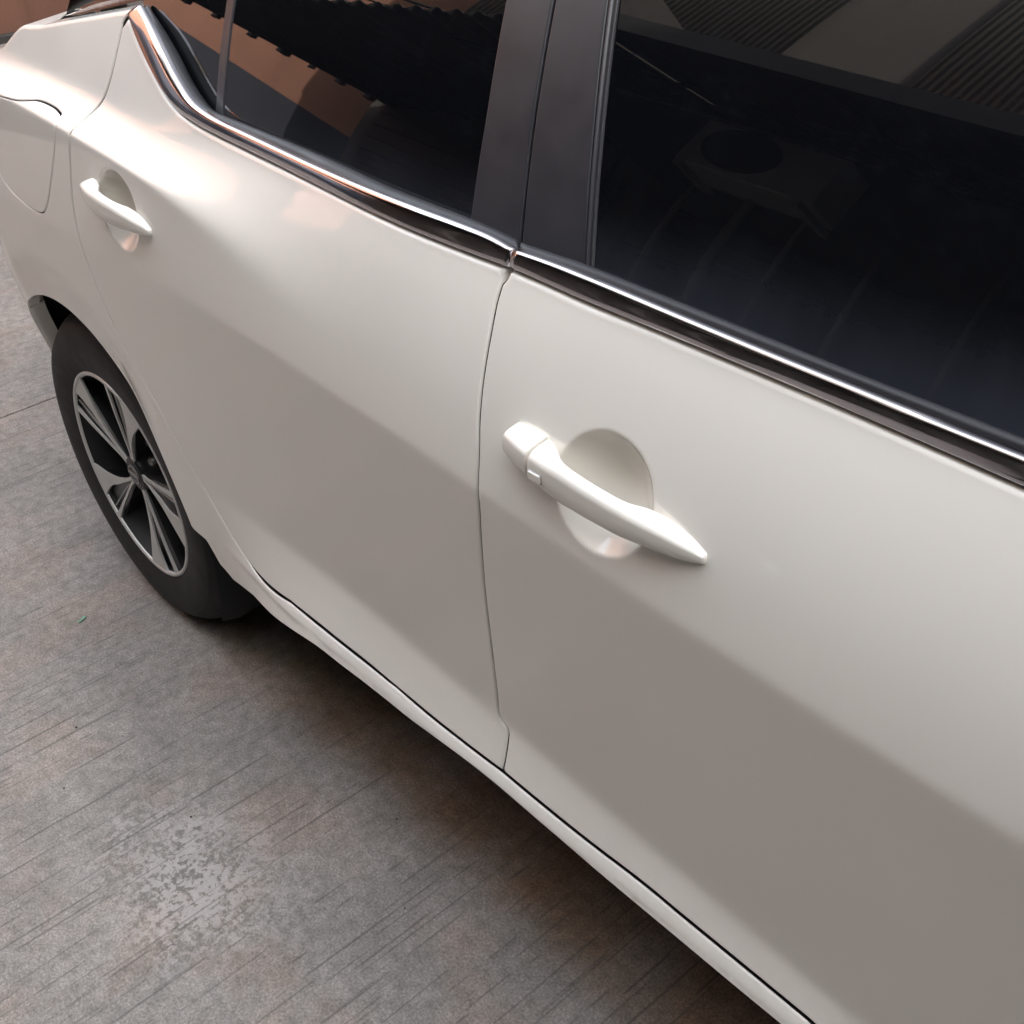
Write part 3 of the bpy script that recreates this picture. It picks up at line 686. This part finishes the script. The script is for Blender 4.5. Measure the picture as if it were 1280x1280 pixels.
# ---- handles
def handle(parent, st, door_y, split=None, button=False, shear=(.12, 0)):
    """st: rows of x, z top, z bottom, stand-off of the outer face, depth of the inner face below the outer one"""
    st = np.array(st, float); T = np.linspace(0, 1, 57)
    s0 = np.linspace(0, 1, len(st)); R_ = np.stack([np.interp(T, s0, st[:, k]) for k in range(5)], -1)
    c5 = catmull(st, 8); R_ = resample_rows(c5, 57)
    def ring(r_, t):
        x, zt, zb, so, dp = r_; h = zt - zb; zc = (zt + zb) / 2; dy = float(door_y(x, zc)); yo = dy - so; yi = yo + dp
        sh = shear[0] * (1 - t) + shear[1] * t
        prof = [(yi, .44), (yi - dp * .30, .50), (yo + dp * .28, .44), (yo + dp * .06, .33), (yo, .20), (yo - .0004, -.05), (yo + dp * .05, -.28), (yo + dp * .26, -.44), (yi - dp * .35, -.50), (yi, -.45)]
        pr_ = catmull(np.array(prof), 3, True)
        return [(x + sh * q[1] * h, q[0], zc + q[1] * h) for q in pr_]
    rings = [ring(R_[i], T[i]) for i in range(57)]
    def build(name, i0, i1, mat, par, c0, c1):
        rs = [list(r_) for r_ in rings[i0:i1 + 1]]
        def cap(r_, n_, d, w):   # rounded end: a few shrinking rings
            c = np.mean(np.array(r_), 0); out = []
            for a in np.linspace(0, 1, n_ + 1)[1:]:
                k_ = math.cos(a * math.pi / 2) ; out.append([tuple(c + (np.array(v) - c) * max(k_, .03) + np.array([d * w * math.sin(a * math.pi / 2), 0, 0])) for v in r_])
            return out
        pre = cap(rs[0], 5, -1, c0)[::-1]; post = cap(rs[-1], 5, 1, c1)
        rs = pre + rs + post; n = len(rs[0]); V = [v for r_ in rs for v in r_]; F = []
        for i in range(len(rs) - 1):
            for k in range(n): F.append((i * n + k, i * n + (k + 1) % n, (i + 1) * n + (k + 1) % n, (i + 1) * n + k))
        F += [tuple(range(n))[::-1], tuple((len(rs) - 1) * n + k for k in range(n))]
        return mesh(name, V, F, mat, par)
    k = split or 0
    h = build('door_handle', k, 56, M['paint'], parent, .0012 if split else .004, .003)
    out = [h]
    if split: out.append(build('handle_cap', 0, k - 1, M['paint'], parent, .005, .0010))
    if button:
        bx, bz = 1.2815, .8985; yb = float(door_y(bx, bz)) - .0275
        b = boxes('lock_button', [(bx - .0085, bx + .0085, yb - .0012, yb + .004, bz - .0048, bz + .0048)], M['paint'], parent, bevel=.0016)
        g_ = boxes('button_shadow_rim', [(bx - .0092, bx + .0092, yb - .0001, yb + .004, bz - .0054, bz + .0054)], M['shadowline'], parent, bevel=.0015)
        out += [b, g_]
    return out
def resample_rows(P_, n):
    d = np.r_[0, np.cumsum(np.abs(np.diff(P_[:, 0])))]; t = np.linspace(0, d[-1], n)
    return np.stack([np.interp(t, d, P_[:, k]) for k in range(P_.shape[1])], -1)
HF = [
 (1.2265, .9230, .8915, .018, .022), (1.2390, .9240, .8885, .0215, .026), (1.2535, .9230, .8858, .024, .029), (1.2690, .9215, .8832, .0255, .0300), (1.2849, .9195, .8808, .0265, .025), (1.3047, .9172, .8790, .0268, .0150), (1.3309, .9142, .8778, .0268, .0130), (1.3580, .9112, .8766, .026, .0130), (1.3831, .9086, .8754, .0245, .0140), (1.4040, .9062, .8743, .0215, .020), (1.4239, .9022, .8738, .017, .020), (1.4448, .8962, .8748, .0115, .0155), (1.4640, .8890, .8780, .005, .009)]
HR = [
 (.3290, .9855, .9625, .016, .020), (.3375, .9872, .9562, .0185, .023), (.3480, .9862, .9512, .020, .024), (.3610, .9835, .9470, .021, .0215), (.3755, .9805, .9438, .0213, .0135), (.3925, .9778, .9418, .021, .012), (.4118, .9752, .9405, .0205, .012), (.4319, .9726, .9396, .0192, .0132), (.4499, .9695, .9392, .0172, .017), (.4678, .9652, .9390, .0142, .017), (.4858, .9595, .9392, .0103, .014), (.5014, .9520, .9402, .005, .009)]
sk_y = lambda x, z: skin(np.array([x]), np.array([z]), dish=False)[0, 1]
handles_f = handle(front_door, HF, sk_y, split=10, button=True)
handles_r = handle(rear_door, HR, sk_y)
for o in (handles_r[:1] + handles_f[:2]): pass

# ---- wheels
def wheel(cx):
    w_ = empty('wheel', (cx, 0, AZ)); y0 = .045
    tp = [(.205, .075), (.210, .050), (.214, .044), (.222, .0405), (.240, .0365), (.262, .034), (.280, .0345), (.294, .038), (.2955, .0385), (.300, .043), (.306, .048), (.313, .056), (.320, .066), (.3245, .078)]
    for i, y_ in enumerate((.098, .125, .150, .178)): tp += [(.3262, y_ - .008), (.3262, y_), (.3195, y_ + .001), (.3195, y_ + .007), (.3262, y_ + .008)]
    tp += [(.3245, .205), (.315, .225), (.290, .243), (.240, .246), (.205, .235)]
    lathe('tyre', tp, M['tyre'], w_, 128)
    lathe('rim_barrel', [(.2135, .0440), (.2125, .0425), (.2085, .0430), (.2055, .0470), (.2045, .055), (.199, .062), (.195, .12), (.190, .22), (.10, .225)], M['plastic'], w_, 96)
    lathe('rim_edge', [(.2155, .0462), (.2150, .0415), (.2120, .0405), (.2085, .0412), (.2065, .0440), (.206, .050)], M['alloy'], w_, 96)
    # spokes: five pairs of a broad flared arm and a thin arm, machined on the face, black on the flanks
    def arm(name, ctr, mat, depth):
        """ctr rows: radius, angle of one edge, angle of other edge (degrees), face y"""
        c = resample_rows(catmull(np.array(ctr, float), 5), 16); V, F = [], []
        for r_, a, b, y_ in c:
            for an, yy in ((a, y_), (b, y_), (b, y_ + depth), (a, y_ + depth)):
                V.append((r_ * math.cos(math.radians(an)), yy, r_ * math.sin(math.radians(an))))
        for i in range(len(c) - 1):
            for k in range(4): F.append((i * 4 + k, i * 4 + (k + 1) % 4, (i + 1) * 4 + (k + 1) % 4, (i + 1) * 4 + k))
        F += [(0, 1, 2, 3), tuple(len(V) - 4 + k for k in (3, 2, 1, 0))]
        return V, F
    for k in range(5):
        t = -10 + 72.0 * k
        Vb, Fb = [], []; Vs, Fs = [], []
        def put(V, F, ctr, depth):
            a, f = arm('', ctr, None, depth); n = len(V); V += a; F += [tuple(n + i for i in q) for q in f]
        put(Vs, Fs, [(.030, t + 4, t + 20, .056), (.050, t + 6, t + 13.5, .055), (.080, t + 3, t + 9, .052), (.115, t - 1, t + 7, .049), (.150, t - 5.5, t + 5.0, .046), (.185, t - 9.5, t + 6.5, .044), (.2085, t - 11, t + 8.5, .0425)], .004)
        put(Vs, Fs, [(.030, t + 16, t + 32, .056), (.050, t + 17.5, t + 24, .055), (.080, t + 19.5, t + 23.5, .052), (.115, t + 20.5, t + 23.5, .049), (.150, t + 20.8, t + 23.6, .046), (.2085, t + 20.8, t + 24.0, .0425)], .004)
        put(Vb, Fb, [(.034, t + 2, t + 34, .0620), (.060, t + 5, t + 26, .0615), (.115, t + 1, t + 24, .0590), (.160, t - 1, t + 24.5, .0565), (.2060, t - 5, t + 25, .0540)], .020)
        put(Vs, Fs, [(.075, t + 15.0, t + 15.9, .0552), (.115, t + 15.2, t + 15.9, .0528), (.160, t + 15.6, t + 16.1, .0500), (.2050, t + 16.0, t + 16.5, .0476)], .003)
        mesh('spoke', Vs, Fs, M['alloy'], w_, smooth=False); mesh('spoke_flank', Vb, Fb, M['rimblack'], w_, smooth=False)
        an = math.radians(t + 50); nx, nz = .052 * math.cos(an), .052 * math.sin(an)
        nut = tube('lug_nut', [(nx, .100, nz), (nx, .078, nz), (nx, .074, nz)], [.0105, .0105, .006], M['steel'], w_, 6)
    lathe('hub_cover', [(.060, .100), (.058, .082), (.042, .070), (.036, .060), (.034, .0555), (.0300, .0540), (.0285, .0552), (.0275, .0565)], M['rimblack'], w_, 48)
    lathe('centre_cap', [(.0285, .058), (.0282, .0545), (.0262, .0525), (.0245, .0540), (.020, .0545), (.0001, .0543)], M['rimblack'], w_, 48)
    # emblem on the cap: open ring crossed by a bar
    V, F = [], []
    for a0, a1 in ((20, 160), (200, 340)):
        an = np.radians(np.linspace(a0, a1, 20)); b = len(V)
        for a in an:
            for r_, yy in ((.0205, .0545), (.0205, .0518), (.0172, .0518), (.0172, .0545)): V.append((r_ * math.cos(a), yy, r_ * math.sin(a)))
        for i in range(19):
            for k in range(4): F.append((b + i * 4 + k, b + i * 4 + (k + 1) % 4, b + (i + 1) * 4 + (k + 1) % 4, b + (i + 1) * 4 + k))
    box(V, F, -.0225, .0225, .0514, .0545, -.0034, .0034)
    mesh('cap_emblem', V, F, M['steel'], w_, smooth=False)
    lathe('brake_disc', [(.060, .118), (.150, .118), (.1505, .120), (.1505, .142), (.06, .142)], M['disc'], w_, 72)
    lathe('brake_disc_edge', [(.1500, .1165), (.1530, .1175), (.1530, .1435), (.150, .1445)], M['rust'], w_, 72)
    V, F = [], []
    for an in np.radians(np.linspace(-62, -8, 9)):
        for r_, yy in ((.105, .100), (.168, .100), (.168, .165), (.105, .165)): V.append((r_ * math.cos(an), yy, r_ * math.sin(an)))
    for i in range(8):
        for k in range(4): F.append((i * 4 + k, i * 4 + (k + 1) % 4, (i + 1) * 4 + (k + 1) % 4, (i + 1) * 4 + k))
    F += [(3, 2, 1, 0), (32, 33, 34, 35)]
    mesh('brake_caliper', V, F, M['disc'], w_, smooth=False)
    return w_
rw = part(wheel(0.0)); fw = part(wheel(2.712))
# arch liners and mud flap
def liner(cx):
    V, F = [], []; an = np.radians(np.linspace(-24, 204, 64)); ys = (.018, .05, .16, .28, .30)
    for a in an:
        for j, y_ in enumerate(ys):
            r_ = .374 + (.010 if j % 2 else .0) if j < 4 else .12
            if j == 0: y_ = max(.018, float(Y(r_ * math.cos(a), AZ + r_ * math.sin(a))) + .014)
            if j == 1: y_ = max(.05, float(Y(r_ * math.cos(a), AZ + r_ * math.sin(a))) + .03)
            V.append((cx + r_ * math.cos(a), y_, AZ + r_ * math.sin(a)))
    m = len(ys)
    for i in range(len(an) - 1):
        for k in range(m - 1): F.append((i * m + k, i * m + k + 1, (i + 1) * m + k + 1, (i + 1) * m + k))
    return mesh('arch_liner', V, F, M['plastic'], None)
part(liner(0)); part(liner(2.712))
def mud_guard():
    V, F = [], []
    pts = [(.372, .33), (.385, .28), (.402, .235)]
    for x, z in pts:
        for y_ in (.045, .30): V.append((x, y_, z))
    for i in range(len(pts) - 1): F.append((2 * i, 2 * i + 2, 2 * i + 3, 2 * i + 1))
    o = mesh('mud_guard', V, F, M['plastic'], None); md = o.modifiers.new('t', 'SOLIDIFY'); md.thickness = .006; return o

# ---- underbody, cabin, roof, tail, nose: the far and hidden parts, so the car stands complete
W = 1.80
under = part(boxes('underbody', [(-.62, -.40, .34, W - .34, .24, .60), (-.40, .42, .34, W - .34, .25, .60), (.42, 2.28, .10, W - .10, .20, .345), (2.28, 3.10, .34, W - .34, .20, .60), (3.10, 3.45, .16, W - .16, .20, .6)], M['plastic'], None))
cabin = part(boxes('cabin_lining', [(-.05, 2.25, .17, W - .17, .35, 1.0)], M['interior'], None))
def strip_surface(name, rows, mat):
    n = len(rows[0]); V = [v for r_ in rows for v in r_]; F = []
    for j in range(len(rows) - 1):
        for i in range(n - 1): F.append((j * n + i, j * n + i + 1, (j + 1) * n + i + 1, (j + 1) * n + i))
    return mesh(name, V, F, mat, None)
def across(x, y0, z0, crown, n=21):
    return [(x, y0 + (W - 2 * y0) * i / (n - 1), z0 + crown * (1 - (2 * i / (n - 1) - 1) ** 2)) for i in range(n)]
xs = np.linspace(.20, 1.66, 14)
part(strip_surface('roof', [across(x, float(U(x, ZT)) - .004 * 0, ZT + .004 - .10 * max(0, .45 - x), .055 + .05 * math.sin(math.pi * (x - .1) / 1.8)) for x in xs], M['paint']))
def slant(name, a, b, mat, n=8, bulge=.03):
    rows = []
    for j in range(n + 1):
        t = j / n; rows.append([(a[i][0] * (1 - t) + b[i][0] * t, a[i][1] * (1 - t) + b[i][1] * t, a[i][2] * (1 - t) + b[i][2] * t + bulge * math.sin(math.pi * t)) for i in range(len(a))])
    return part(strip_surface(name, rows, mat))
def bow(x0, xc, y0, z0, crown, n=21):
    return [(x0 + (xc - x0) * (1 - (2 * i / (n - 1) - 1) ** 2), y0 + (W - 2 * y0) * i / (n - 1), z0 + crown * (1 - (2 * i / (n - 1) - 1) ** 2)) for i in range(n)]
q0 = P(np.array([.05]), np.array([float(zT(.05)) + .043]))[0]
slant('rear_window', bow(.045, -.16, q0[1] + .012, q0[2] + .004, .03), bow(.20, .16, float(U(.2, ZT)) + .004, ZT - .02, .055), M['glass'], bulge=.02)
xt = np.linspace(-.95, .10, 16); rows = []
for x in xt:
    s_ = float(zT(x)) + (.192 if x < -.1 else .192 - .145 * sm(x, -.1, .05)); q = P(np.array([x]), np.array([float(s_)]))[0]
    rows.append([(x - .06 * (1 - (2 * i / 16 - 1) ** 2), q[1] + .004 + (W - 2 * q[1] - .008) * i / 16, q[2]) for i in range(17)])
part(strip_surface('boot_lid', rows, M['paint']))
slant('boot_face', rows[0], [(-1.05, v[1], .62) for v in rows[0]], M['paint'], bulge=0)
slant('bumper_face', [(-1.05, v[1], .62) for v in rows[0]], [(-1.02, v[1], .24) for v in rows[0]], M['paint'], bulge=0)
slant('windscreen', bow(1.66, 1.80, float(U(1.66, ZT)), ZT, .06), bow(2.36, 2.62, .13, .99, .06), M['glass'], bulge=.02)
brow = []
for t in np.linspace(0, 1, 9):
    x = 2.33 + 1.02 * t; z = float(np.interp(x, [2.325, 2.8, 3.35], [.994, .954, .859])); yy = float(Y(x, z)) + .003
    brow.append(bow(x, x + .28 * (1 - .2 * t), yy, z - .001, .06))
part(strip_surface('bonnet', brow, M['paint']))
slant('front_bumper', brow[-1], bow(3.45, 3.68, .11, .22, 0), M['paint'], bulge=0)

# far side: mirror images of the near-side parts
def mirror(o, parent=None):
    me = o.data.copy() if o.type == 'MESH' else None
    c = bpy.data.objects.new(o.name.split('.')[0], me); COL.objects.link(c)
    if me:
        co = np.empty(len(me.vertices) * 3); me.vertices.foreach_get('co', co); co = co.reshape(-1, 3)
        yoff = W if o.parent is None or o.parent.type == 'MESH' or True else 0
        return c, me, co
    return c, None, None
def mirror_tree(o, top=True, mir_y=W, parent=None):
    me = o.data.copy() if o.type == 'MESH' else None
    c = bpy.data.objects.new(o.name.split('.')[0], me); COL.objects.link(c)
    if me:
        me.transform(Matrix(((1, 0, 0, 0), (0, -1, 0, mir_y if o.type == 'MESH' and not in_wheel(o) else 0), (0, 0, 1, 0), (0, 0, 0, 1)))); me.flip_normals()
        for m in o.modifiers:
            n_ = c.modifiers.new(m.name, m.type)
            for a in ('width', 'segments', 'limit_method', 'thickness'):
                if hasattr(m, a): setattr(n_, a, getattr(m, a))
    else: c.location = (o.location.x, mir_y - o.location.y, o.location.z)
    if parent: c.parent = parent
    for ch in list(o.children): mirror_tree(ch, False, mir_y, c)
    return c
def in_wheel(o): return o.parent is not None and o.parent.type == 'EMPTY'
near = list(_parts)
skip = {'underbody', 'cabin_lining', 'roof', 'rear_window', 'boot_lid', 'boot_face', 'bumper_face', 'windscreen', 'bonnet', 'front_bumper', 'mud_guard'}
far = [mirror_tree(o) for o in near if o.name.split('.')[0] not in skip]
for o in near + far:
    loc = o.location.copy(); o.parent = car; o.location = loc - CAR0

# ------------------------------------------------------------ the lane around: shop front across, terracotta house at the end, unseen houses added for their shade
def mat_wall(name, col, dirt=.4, sc=1.2, bump=.3):
    k = N(name); k.set(Roughness=.88, Specular_IOR_Level=.3); co = k.coord()
    big = k.noise(co, sc, 6, .6); streak = k.noise(k.scale(co, 3, 3, .25), 2.2, 5, .6); fine = k.noise(co, 60, 5)
    c = k.ramp(big, (.3, tuple(c * (1 - dirt * .45) for c in col)), (.7, col))
    c = k.mix(k.mapr(streak, .5, .75, 0, dirt), c, tuple(c * .45 for c in col))
    k.base(c); k.bump(fine, bump, .004); return k.m
M['terracotta'] = mat_wall('terracotta_render', (.235, .118, .083), .35)
M['wall_band'] = mat_wall('dark_blue_band', (.035, .038, .05), .3)
M['plaster'] = mat_wall('grey_plaster', (.13, .118, .11), .4)
M['cream'] = mat_wall('cream_plaster', (.42, .38, .33), .35)
M['iron'] = mat_simple('galvanised_pipe', (.42, .41, .40), .6, .0)
M['darkiron'] = mat_simple('dark_steel_shutter', (.050, .046, .044), .6)
M['redroof'] = mat_simple('red_corrugated_sheet', (.24, .075, .065), .6)
M['greyroof'] = mat_simple('grey_corrugated_sheet', (.10, .095, .085), .7)
M['acwhite'] = mat_simple('off_white_enamel', (.62, .61, .58), .5)
M['wire'] = mat_simple('cable_sheath', (.02, .02, .02), .6)
M['win'] = mat_simple('dark_house_glass', (.02, .022, .026), .1)

FY = -3.6
def corrugated(name, x0, x1, ya, za, yb, zb, mat, parent, pitch=.09, amp=.018, th=.004, rise=0):
    n = max(4, int((x1 - x0) / pitch * 8)); V, F = [], []
    d = Vector((0, yb - ya, zb - za)); nn = Vector((0, -d.z, d.y)).normalized()
    for lay in (0, th):
        for y_, z_ in ((ya, za), (yb, zb)):
            for i in range(n + 1):
                x = x0 + (x1 - x0) * i / n; o_ = nn * (amp * math.sin(2 * math.pi * (x - x0) / pitch) + lay); V.append((x, y_ + o_.y, z_ + o_.z + rise * (x - x0) / (x1 - x0)))
    m = n + 1
    for i in range(n):
        F.append((i, i + 1, m + i + 1, m + i)); F.append((2 * m + i + 1, 2 * m + i, 3 * m + i, 3 * m + i + 1))
        F.append((i + 1, i, 2 * m + i, 2 * m + i + 1)); F.append((m + i, m + i + 1, 3 * m + i + 1, 3 * m + i))
    return mesh(name, V, F, mat, parent)
shop = empty('shop_house', (0, FY, 0))
tag(shop, 'dark shop house across the lane with roller shutters under a corrugated canopy', 'house')
def sp_(o): o.parent = shop; o.location = (o.location.x, o.location.y - FY, o.location.z); return o
sp_(boxes('wall', [(-4.15, 7.0, FY - 3.0, FY, -.05, 12.0)], M['plaster'], None))  # heightened out of view to narrow the sky above the lane
sp_(boxes('parapet', [(-4.21, 7.06, FY - 3.06, FY + .06, 12.003, 12.22)], M['plaster'], None, bevel=.02))
for i in range(5):
    x0 = -4.0 + i * 2.15
    V, F = [], []
    for j in range(34):
        z0 = .05 + j * .085; box(V, F, x0, x0 + 1.95, FY + .004, FY + .030 + .012 * (j % 2), z0, z0 + .078)
    sp_(mesh('roller_shutter', V, F, M['darkiron'], None, smooth=False))
for x in (-2.15, -1.62, -1.28, -.95, -.52, .0, .55):
    sp_(tube('shutter_post', [(x, FY + .10, .0), (x, FY + .10, 3.3)], .018 if x not in (-2.15, -1.28) else .03, M['iron'], None))
sp_(corrugated('canopy', -1.68, 7.0, FY, 3.95, -2.05, 3.36, M['darkiron'], None, pitch=.11))
for i in range(8):
    x = -1.6 + i * 1.2; sp_(tube('canopy_beam', [(x, FY, 3.88), (x, -2.1, 3.30)], .025, M['darkiron'], None, 4))
sp_(boxes('canopy_rail', [(-1.7, 7.0, -2.055, -2.03, 3.26, 3.40)], M['darkiron'], None))
sp_(boxes('canopy_end_sheet', [(-1.715, -1.70, FY, -2.06, 2.95, 4.03)], M['darkiron'], None))
sp_(corrugated('side_canopy', -4.0, -1.72, FY, 2.80, -2.05, 2.45, M['darkiron'], None, pitch=.11, rise=.72))
for i in range(7):
    y_ = FY + .12 + i * .21; z_ = 2.76 - i * .047; sp_(boxes('drip_block', [(-4.04, -3.98, y_ + .02 * (i % 3), y_ + .05 + .01 * (i % 2), z_ - .035, z_ + .01)], M['darkiron'], None))
sp_(corrugated('wall_cladding', -4.1, -1.9, FY + .05, 4.2, FY + .03, 11.9, M['greyroof'], None, pitch=.05, amp=.0026))
sp_(corrugated('wall_cladding', -1.1, 7.0, FY + .05, 4.2, FY + .03, 11.9, M['greyroof'], None, pitch=.05, amp=.0026))
sp_(corrugated('red_awning', -1.7, 7.0, FY + .03, 4.55, FY + .60, 4.15, M['redroof'], None, pitch=.08))
ac = empty('air_conditioner', (-1.22, FY + .22, 3.42))
tag(ac, 'white outdoor air conditioner hung on the shop wall under the canopy', 'air conditioner')
boxes('casing', [(-.40, .40, -.15, .15, -.27, .27)], M['acwhite'], ac, bevel=.02)
V, F = [], []
for r_ in (.06, .10, .14, .18, .21):
    b = len(V)
    for k in range(32):
        a = 2 * math.pi * k / 32
        for rr_, yy in ((r_, .158), (r_ + .008, .158)): V.append((-.10 + rr_ * math.cos(a), yy, rr_ * math.sin(a)))
    for k in range(32): F.append((b + 2 * k, b + 2 * k + 1, b + (2 * k + 3) % 64, b + (2 * k + 2) % 64))
mesh('fan_grille', V, F, M['darkiron'], ac, smooth=False)
lathe('fan_recess', [(.222, .151), (.215, .153), (.0001, .153)], M['darkiron'], ac, 40).location = (-.10, 0, 0)
boxes('bracket', [(-.36, -.32, -.20, .17, -.33, -.275)], M['iron'], ac)
boxes('bracket', [(.32, .36, -.20, .17, -.33, -.275)], M['iron'], ac)

house = empty('terracotta_house', (-6.1, 0, 0))
tag(house, 'terracotta rendered house closing the end of the lane behind the car', 'house')
def hp(o): o.parent = house; o.location = (o.location.x + 7, o.location.y, o.location.z); return o    # walls drawn round x = -7
hp(boxes('wall', [(-13, -7.2, -14, -1.9, -.05, 6.4)], M['terracotta'], None))
hp(boxes('low_wing', [(-13, -7.203, -1.897, 12, -.05, 3.9)], M['terracotta'], None))
hp(boxes('plinth', [(-7.2, -7.15, -14, 12, -.05, .05)], M['darkiron'], None, bevel=.01))
hp(boxes('wall_band', [(-7.197, -7.165, -14, -1.9, .055, 2.72)], M['wall_band'], None, bevel=.01))  # dark blue-grey band over the lower part of the tall wall
hp(boxes('coping', [(-13.05, -7.12, -14.05, -1.85, 6.403, 6.52), (-13.05, -7.12, -1.84, 12, 3.903, 4.0)], M['cream'], None, bevel=.01))
for y_, z_ in ((-9.5, 4.2), (-7.4, 4.2), (4.6, 2.2), (8.2, 2.2)):
    hp(boxes('window_frame', [(-7.198, -7.12, y_ - .55, y_ - .48, z_ - .5, z_ + .9), (-7.198, -7.12, y_ + .48, y_ + .55, z_ - .5, z_ + .9), (-7.198, -7.12, y_ - .479, y_ + .479, z_ + .83, z_ + .9), (-7.198, -7.12, y_ - .479, y_ + .479, z_ - .5, z_ - .43), (-7.196, -7.14, y_ - .02, y_ + .02, z_ - .429, z_ + .829)], M['cream'], None))
    hp(boxes('pane', [(-7.198, -7.16, y_ - .478, y_ + .478, z_ - .428, z_ + .828)], M['win'], None))
own = empty('shade_house', (0, 3, 0))  # out of view, added to keep the sun off car and lane
tag(own, 'tall cream plastered house added unseen behind the car to shade it', 'house')
def op(o): o.parent = own; o.location = (o.location.x, o.location.y - 3, o.location.z); return o
op(boxes('wall', [(-5.6, 16, 3.0, 9, -.05, 8.7)], M['cream'], None))
for i in range(7):
    for z_ in (1.0, 4.4):
        x = -5.2 + i * 2.9
        op(boxes('window', [(x, x + 1.2, 2.95, 2.998, z_, z_ + 1.4)], M['win'], None))
        op(boxes('sill', [(x - .08, x + 1.28, 2.86, 2.997, z_ - .09, z_ - .003)], M['cream'], None, bevel=.008))
corner = empty('blocking_house', (9, 0, 0))  # added out of view to close off light from this end
tag(corner, 'unseen grey plastered house added ahead of the car to shut out low light', 'house')
for o in (boxes('wall', [(9, 14, -14, 2.9, -.05, 9.0)], M['plaster'], None), boxes('parapet', [(8.95, 14.05, -14.05, 2.95, 9.003, 9.2)], M['plaster'], None, bevel=.02),
          boxes('window', [(8.96, 8.998, -2.2, -1.0, 1.1, 2.4)], M['win'], None), boxes('window', [(8.96, 8.998, .4, 1.6, 1.1, 2.4)], M['win'], None)):
    o.parent = corner; o.location.x -= 9
# overhead cables slung across in front of the terracotta wall
for i, (z0, sag, y_) in enumerate(((3.75, .25, -2.2), (3.6, .35, -2.35), (3.45, .2, -2.5), (3.3, .45, -2.1))):
    pts = [(-6.9 + 11.0 * t, y_ - .6 * t, z0 + .4 * t - sag * 4 * t * (1 - t)) for t in np.linspace(0, 1, 24)]
    tag(tube('overhead_cable', pts, .009 + .003 * (i % 2), M['wire']), 'black cable over the lane, %s of the four' % ('topmost', 'second from the top', 'third from the top', 'lowest, sagging most')[i], 'cable', 'cables slung over the lane')

# ------------------------------------------------------------ small things on the ground
def scrap():
    k = N('green_plastic'); k.set(Roughness=.5); k.base(k.ramp(k.noise(k.coord(), 30), (.3, (.13, .28, .20)), (.7, (.20, .36, .27))))
    pts = [(-.018, .004), (-.010, .0075), (-.002, .005), (.006, .0075), (.019, .003), (.014, -.004), (.004, -.0015), (-.006, -.006), (-.015, -.003)]
    pts = [(x * .6, y_ * .7) for x, y_ in pts]
    V = [(x, y_, .0016 + .002 * math.sin(9 * i)) for i, (x, y_) in enumerate(pts)]
    o = mesh('plastic_scrap', V, [tuple(range(len(V)))[::-1]], k.m); md = o.modifiers.new('t', 'SOLIDIFY'); md.thickness = .0012
    o.location = (-.10, -.106, .0012); o.rotation_euler = (0, 0, math.radians(-65))
    tag(o, 'small torn scrap of green plastic lying on the concrete beside the rear wheel', 'scrap')
scrap()
def pebbles():
    spots = [(.80, .045), (.55, -.20), (.33, -.33), (.95, -.05), (.2, -.25)]
    where = ('dark pebble nearest the sill, just outside the shade under the car', 'dark pebble above the flaked patch of concrete', 'dark pebble left of the flaked patch, farther from the car', 'dark pebble right of the flaked patch', 'dark pebble farthest back, on the way to the green scrap')
    for (x, y_), lab in zip(spots, where):
        V, F = [], []; r_ = random.uniform(.0014, .0022)
        for j in range(1, 4):
            for k in range(7):
                a = 2 * math.pi * k / 7; t = math.pi * j / 4
                V.append((r_ * math.sin(t) * math.cos(a) * random.uniform(.8, 1.2), r_ * math.sin(t) * math.sin(a) * random.uniform(.8, 1.2), r_ * .7 * math.cos(t)))
        V += [(0, 0, r_ * .7), (0, 0, -r_ * .7)]
        for k in range(7):
            F += [(21, k, (k + 1) % 7), (22, 14 + (k + 1) % 7, 14 + k)]
            for j in range(2): F.append((j * 7 + k, (j + 1) * 7 + k, (j + 1) * 7 + (k + 1) % 7, j * 7 + (k + 1) % 7))
        o = mesh('pebble', V, F, M['plastic']); o.location = (x, y_, r_ * .6)
        tag(o, 'tiny ' + lab, 'pebble', 'pebbles on the concrete')
pebbles()
